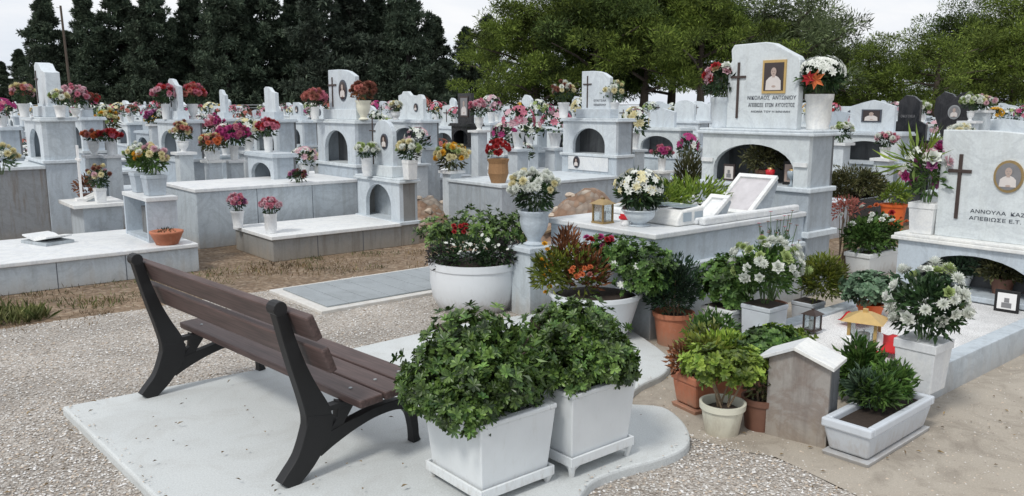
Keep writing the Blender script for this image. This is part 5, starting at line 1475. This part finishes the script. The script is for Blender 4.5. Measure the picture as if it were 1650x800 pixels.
mb = MB(); tufts(mb, [((0, 0, .13), .08, .08, .02)], 60, .03, .01, .6, .1, .6); mb.obj('seedlings', 'leaf_olive', t)
# open marble book
t = thing('marble_book', 'open white marble book lying on the nearest low grave', 'memorial', AB(1.55, -8.95, .281), ROT + R(20))
for s in (-1, 1):
    mb = MB(); mb.prism_xz([(0, .03), (s*.20, .07), (s*.20, .085), (s*.08, .075), (0, .05)], -.13, .13); mb.obj('page', 'marble_bright', t, bevel=.003)
mb = MB(); mb.prism_yz([(-.14, 0), (.14, 0), (.14, .03), (-.14, .028)], -.21, .21); mb.obj('back_board', 'marble_grey', t)
# pedestal with small cross and flowers
c = D(160, 9.2); t = thing('pedestal', 'white box pedestal with overhanging top left of the shelf box', 'pedestal', (c.x, c.y, 0), ROT)
mb = MB(); mb.box(-.30, .30, -.20, .20, 0, .50); mb.obj('block', 'marble_blue', t, bevel=.004)
mb = MB(); mb.box(-.38, .38, -.30, .26, .50, .54); mb.obj('top', 'marble_bright', t, bevel=.004)
v = Vector((c.x, c.y, .541))
t = thing('cross', 'slender white metal cross standing on the box pedestal', 'cross', v - Vector((.15, 0, 0)), ROT)
mb = MB(); mb.box(-.012, .012, -.012, .012, 0, .62); mb.box(-.10, .10, -.01, .01, .45, .475); mb.box(-.06, .06, -.06, .06, 0, .03); mb.obj('shaft', 'paper_white', t)
square_vase('small white vase of brownish flowers on the box pedestal', v + B*.25, .16, .11, 'marble_bright')
bouquet('brownish pink dried bunch on the box pedestal', v + B*.25 + Vector((0, 0, .15)), .12, ['petal_rust', 'petal_palepink', 'petal_cream'], 20, .035, 'mum', rest=.02)
bookstand('small slanting marble book on the box pedestal', v - B*.02 - A*.1, ROT, .16, .14, .06, 'marble_bright', 'marble_bright', 'marble_book')
t = thing('clay_bowl', 'dark clay bowl of dry brown flowers at the left of the box pedestal', 'bowl', v - B*.24 - A*.05)
mb = MB(); mb.lathe([(.05, 0), (.08, .06), (.01, .055)], 16); mb.obj('bowl', 'brown_pot', t)
mb = MB(); tufts(mb, [((0, 0, .15), .10, .1, .10)], 220, .05, .02, .8, .1, .3); mb.obj('dry_flowers', 'leaf_red', t)

# ------------------------------------------------------------------ the single bunches of the middle distance
def stand_bouquet(desc, px, py_base, Y, R_, cols, n=22, fr=.04, kind='mum', vlab=None, vh=.18, vr=.07, vm='marble_bright', leaf='leaf_deep', z=None, sep=False, hz=.9, **kw):
    """vase on the stone at column px, distance Y, its foot at photo height py_base"""
    auto = z is None
    if z is None:
        # height that projects to py_base at this distance
        lo, hi = -1.0, 3.0
        for _ in range(40):
            mid_ = (lo + hi)/2; dep = Y*CP - (mid_ - H)*SP; up_ = Y*SP + (mid_ - H)*CP
            if 400 - up_/dep*F > py_base: lo = mid_
            else: hi = mid_
        z = (lo + hi)/2
    if auto and z > .12:
        g_ = D(px, Y, 0)
        c_ = D(px, Y, z)
        t_ = thing('marble_post', 'marble post under the ' + desc.replace(' of flowers', ''), 'post', (c_.x, c_.y, 0), ROT)
        m_ = MB(); m_.box(-.09, .09, -.09, .09, .06, z-.035); m_.box(-.12, .12, -.12, .12, 0, .06); m_.obj('shaft', 'marble_white', t_)
        m_ = MB(); m_.box(-.13, .13, -.13, .13, z-.035, z-.001); m_.obj('cap', 'marble_bright', t_)
    c = D(px, Y, z); R_ *= .88
    if vlab:
        k_ = int(px*7 + Y*13) % 4
        if k_ == 0: taper(vlab, c, vh, vr, vm)
        elif k_ == 1: urn(vlab, c, vh, vr*1.1, vm)
        elif k_ == 2: pot_vase(vlab, c, vh, vr*.85, vm)
        else: square_vase(vlab, c, vh, vr*1.6, vm)
    hz *= rnd.uniform(.72, 1.12); kw.setdefault('xs', rnd.uniform(.9, 1.25))
    return bouquet(desc, c + Vector((0, 0, vh*.93 if vlab else 0)), R_, cols, n, fr, kind, sep=sep, leaf=leaf, hz=hz, rest=.02, leafn=160, **kw)
SB = stand_bouquet
SB('small pink blossoms in the left white vase at the foot of the concrete-sided grave', 384, 360, 8.93, .11, ['petal_pink', 'petal_palepink', 'petal_purple'], 30, .032, vlab='left white tapered vase at the foot of the concrete-sided grave', z=.271, vh=.19, vr=.075)
SB('small pink blossoms in the right white vase at the foot of the concrete-sided grave', 437, 378, 8.55, .12, ['petal_pink', 'petal_pink', 'petal_palepink'], 34, .032, vlab='right white urn-like vase at the foot of the concrete-sided grave', z=.271, vh=.21, vr=.08)
SB('low pinkish bowl of flowers on the long raised grave', 480, 290, 9.9, .13, ['petal_palepink', 'petal_rust', 'petal_purple'], 24, .035, z=.69, hz=.5)
SB('rust and pink hanging wreath left of the pointed headstone', 508, 195, 10.95, .15, ['petal_salmon', 'petal_rust', 'petal_salmon', 'petal_pink'], 40, .055, z=1.42, vlab='white vase under the rust and pink wreath', vh=.16, vr=.07, hz=1.0)
SB('brown and rust round wreath right of the pointed headstone', 586, 195, 10.45, .17, ['petal_rust', 'petal_rust', 'petal_salmon'], 42, .05, vlab='pale ribbed vase under the brown wreath', z=1.42, vh=.24, vr=.09, vm='plastic_cream', leaf='leaf_red')
SB('white and lime bunch left of the small oval-portrait headstone', 592, 280, 9.75, .14, ['petal_white', 'petal_green', 'petal_white'], 26, .042, vlab='white vase left of the small oval-portrait headstone', z=.77, vh=.22, vr=.08)
SB('round white and lime bunch right of the small oval-portrait headstone', 661, 282, 9.3, .15, ['petal_white', 'petal_green', 'petal_cream'], 30, .042, vlab='white vase right of the small oval-portrait headstone', z=.77, vh=.22, vr=.08)
SB('small white bunch at the left of the scroll-top headstone', 638, 190, 12.9, .11, ['petal_white', 'petal_cream'], 16, .04, z=1.38, vlab='white vase left of the scroll-top headstone', vh=.12)
SB('drooping cream and yellow bunch in front of the black headstone', 728, 275, 11.0, .26, ['petal_cream', 'petal_cream', 'petal_green', 'petal_yellow'], 60, .05, leaf='leaf_olive', hz=.8)
SB('pale pink bunch right of the black headstone', 772, 210, 13.0, .17, ['petal_palepink', 'petal_pink', 'petal_white'], 34, .05, vlab='white vase of pale pink flowers right of the black headstone', vh=.2)
t = thing('flower_basket', 'tall brown wicker basket with red flowers on the grey box grave', 'basket', D(803, 10.3, .64))
mb = MB(); mb.lathe([(.09, 0), (.13, .12), (.12, .24), (.14, .30), (.12, .30), (.10, .25), (.01, .24)], 16); mb.obj('basket', 'wicker', t)
mb = MB()
for _ in range(34):
    d = rdir(-.2); blossom_geo(mb, Vector((d.x*.14, d.y*.14, .40 + d.z*.14)), d, .045, 'rose')
mb.obj('blossoms', 'petal_red', t)
SB('white bunch left of the slanting headstone with bronze cross', 908, 193, 11.7, .17, ['petal_white', 'petal_cream', 'petal_rust'], 32, .045, vlab='white vase left of the slanting headstone with bronze cross', z=1.42, vh=.22, vr=.085)
SB('white and green bunch right of the slanting headstone with bronze cross', 988, 193, 11.7, .18, ['petal_white', 'petal_green', 'petal_cream'], 34, .045, vlab='pale vase right of the slanting headstone with bronze cross', z=1.42, vh=.22, vr=.085, leaf='leaf_silver')
SB('single magenta bunch among the white graves left of the dark bush', 1066, 275, 12.0, .14, ['petal_magenta', 'petal_pink'], 22, .045, vlab='white vase of magenta flowers left of the dark bush', vh=.18)
SB('red bouquet above the low arched shrine', 433, 250, 10.7, .16, ['petal_red', 'petal_red', 'petal_pink'], 36, .045, vlab='white vase of red flowers on the low arched shrine', z=1.0, vh=.2)
SB('large magenta bouquet in the middle of the left rows', 378, 258, 11.6, .23, ['petal_magenta', 'petal_pink', 'petal_magenta'], 52, .05, vlab='white vase under the large magenta bouquet', vh=.2)
SB('orange and peach basket of flowers left of the magenta bouquet', 343, 258, 11.3, .19, ['petal_orange', 'petal_cream', 'petal_salmon'], 36, .045, vlab='pale bowl under the orange and peach flowers', hz=.6, leaf='leaf_olive', vh=.12, vr=.1)
SB('pale pink bunch just above the orange and peach basket', 345, 222, 13.6, .2, ['petal_pink', 'petal_palepink', 'petal_magenta'], 36, .05)
SB('peach bunch below the rounded headstone', 296, 245, 10.9, .15, ['petal_cream', 'petal_salmon', 'petal_rust'], 26, .045, vlab='white vase of peach flowers below the rounded headstone', vh=.14)
SB('orange-red bunch left of the bright red bunch', 152, 250, 10.9, .14, ['petal_salmon', 'petal_orange', 'petal_rust'], 26, .045, vlab='white vase of orange-red flowers', hz=.7, vh=.18)
SB('bright red bunch above the box pedestal', 180, 250, 10.8, .14, ['petal_red', 'petal_pink', 'petal_red'], 26, .045, vlab='white vase of bright red flowers', hz=.7, vh=.18)
SB('pink-red bunch left of the rounded headstone', 268, 195, 11.9, .17, ['petal_pink', 'petal_red', 'petal_palepink'], 34, .048, z=1.40, vlab='white vase left of the rounded headstone', vh=.22)
SB('pink-red bunch right of the rounded headstone', 312, 195, 12.1, .19, ['petal_salmon', 'petal_pink', 'petal_red'], 38, .05, z=1.40, vlab='white vase right of the rounded headstone', vh=.22)
SB('magenta bunch in front of the rail at left', 250, 200, 14.5, .19, ['petal_magenta', 'petal_purple', 'petal_white'], 30, .05)
SB('pale pink dome of flowers on the blunt headstone', 122, 190, 12.9, .20, ['petal_palepink', 'petal_palepink', 'petal_pink'], 44, .05, z=1.42, vlab='white vase of pale pink flowers behind the far left monument', vh=.14)
SB('dark red bunch beside the pale pink dome', 143, 190, 13.2, .17, ['petal_red', 'petal_rust', 'petal_pink'], 34, .05, z=1.42, vlab='white vase of dark red flowers behind the far left monument', vh=.14)
SB('dried yellow bunch right of the dark red bunch', 176, 215, 14.5, .24, ['petal_cream', 'petal_yellow', 'petal_green'], 40, .045, leaf='leaf_olive')
SB('peach bunch left of the tall slanting headstone', 40, 190, 9.9, .13, ['petal_salmon', 'petal_cream', 'petal_palepink'], 26, .045, z=1.46, vlab='white vase left of the tall slanting headstone', vh=.16)
SB('white and yellow bunch right of the tall slanting headstone', 98, 190, 9.75, .11, ['petal_white', 'petal_cream', 'petal_green'], 22, .04, z=1.46, vlab='white vase right of the tall slanting headstone', vh=.14)
SB('dark green and white arrangement at the left edge', 2, 265, 8.9, .20, ['petal_white', 'petal_cream'], 18, .045, z=.9, leaf='leaf_silver')
SB('white flower dome in front of the wide family tomb', 1548, 222, 9.8, .15, ['petal_white', 'petal_cream'], 46, .05, hz=.6)
SB('lime and white ball of flowers between the two black headstones', 1484, 200, 12.0, .12, ['petal_green', 'petal_white'], 34, .045, vlab='white vase between the two black headstones', vh=.14, vr=.05)
SB('lime and white ball of flowers right of the heart-shaped headstone', 1563, 195, 12.0, .14, ['petal_green', 'petal_white', 'petal_green'], 34, .045, vlab='white vase right of the heart-shaped headstone', vh=.14, vr=.05)
SB('cream bunch on the wide family tomb', 1583, 178, 12.2, .16, ['petal_white', 'petal_cream', 'petal_palepink'], 30, .045)
SB('green and white bunch at the left of the stepped white grave', 1355, 230, 10.9, .15, ['petal_white', 'petal_green'], 26, .04, leaf='leaf_deep')
SB('pink and white bunch in front of the stepped black headstone', 1425, 255, 10.6, .14, ['petal_white', 'petal_palepink', 'petal_pink'], 28, .045, vlab='white vase in front of the stepped black headstone', vh=.14)

# more little bunches scattered on the middle distance graves
rm = random.Random(5); stand_me = None
for i in range(26):
    px = rm.uniform(780, 1120) if i % 3 == 0 else (rm.uniform(1350, 1640) if i % 3 == 1 else rm.uniform(170, 730))
    Y = rm.uniform(12.5, 15); g = D(px, Y)
    z_ = rm.uniform(.5, .95)
    if stand_me is None:
        mb = MB(); mb.box(-.11, .11, -.11, .11, .06, .96); mb.box(-.15, .15, -.15, .15, 0, .06); mb.box(-.15, .15, -.15, .15, .96, .999); stand_me = mb.mesh('marble_post', 'marble_white')
    o = bpy.data.objects.new('marble_post', stand_me); col.objects.link(o); o.location = (g.x, g.y, 0); o.rotation_euler = (0, 0, ROT); o.scale = (1, 1, z_)
    props(o, 'white marble post carrying a small flower vase between distant graves', 'post', 'marble posts between the distant graves')
    put_flowers(rm.choice([1, 3, 6, 7, 0, 4]), (g.x, g.y, z_), rm.uniform(1.0, 1.4))

# ------------------------------------------------------------------ sky and sun
EL, AZ = R(52), R(215)      # sun behind the camera to the left
w = bpy.data.worlds.new("World"); sc.world = w; w.use_nodes = True
nt = w.node_tree; bg = nt.nodes['Background']
sky = nt.nodes.new('ShaderNodeTexSky'); sky.sky_type = 'NISHITA'; sky.sun_disc = False; sky.sun_elevation = EL; sky.sun_rotation = AZ
tc = nt.nodes.new('ShaderNodeTexCoord'); mp = nt.nodes.new('ShaderNodeMapping'); mp.inputs['Scale'].default_value = (1, 1, 3.2)
nt.links.new(tc.outputs['Generated'], mp.inputs['Vector'])
cn_ = noise_node(nt, 2.0, 7, .6, mp.outputs[0], .4)
cr = ramp(nt, cn_.outputs[0], [(.30, .86), (.62, 1.0)])
cc = ramp(nt, cn_.outputs[0], [(.32, (7.0, 7.7, 8.8)), (.62, (9.3, 9.4, 9.6))])
mx = mix(nt, cr.outputs[0], sky.outputs[0], cc.outputs[0])
nt.links.new(mx, bg.inputs['Color']); bg.inputs['Strength'].default_value = .104
sd = bpy.data.lights.new('sun', 'SUN'); sd.energy = 2.1; sd.angle = R(11); sd.color = (1, .965, .90)
so = bpy.data.objects.new('sun', sd); col.objects.link(so)
dirv = Vector((math.sin(AZ)*math.cos(EL), math.cos(AZ)*math.cos(EL), math.sin(EL)))
so.rotation_euler = dirv.to_track_quat('Z', 'Y').to_euler(); so.location = (-10, -10, 20)
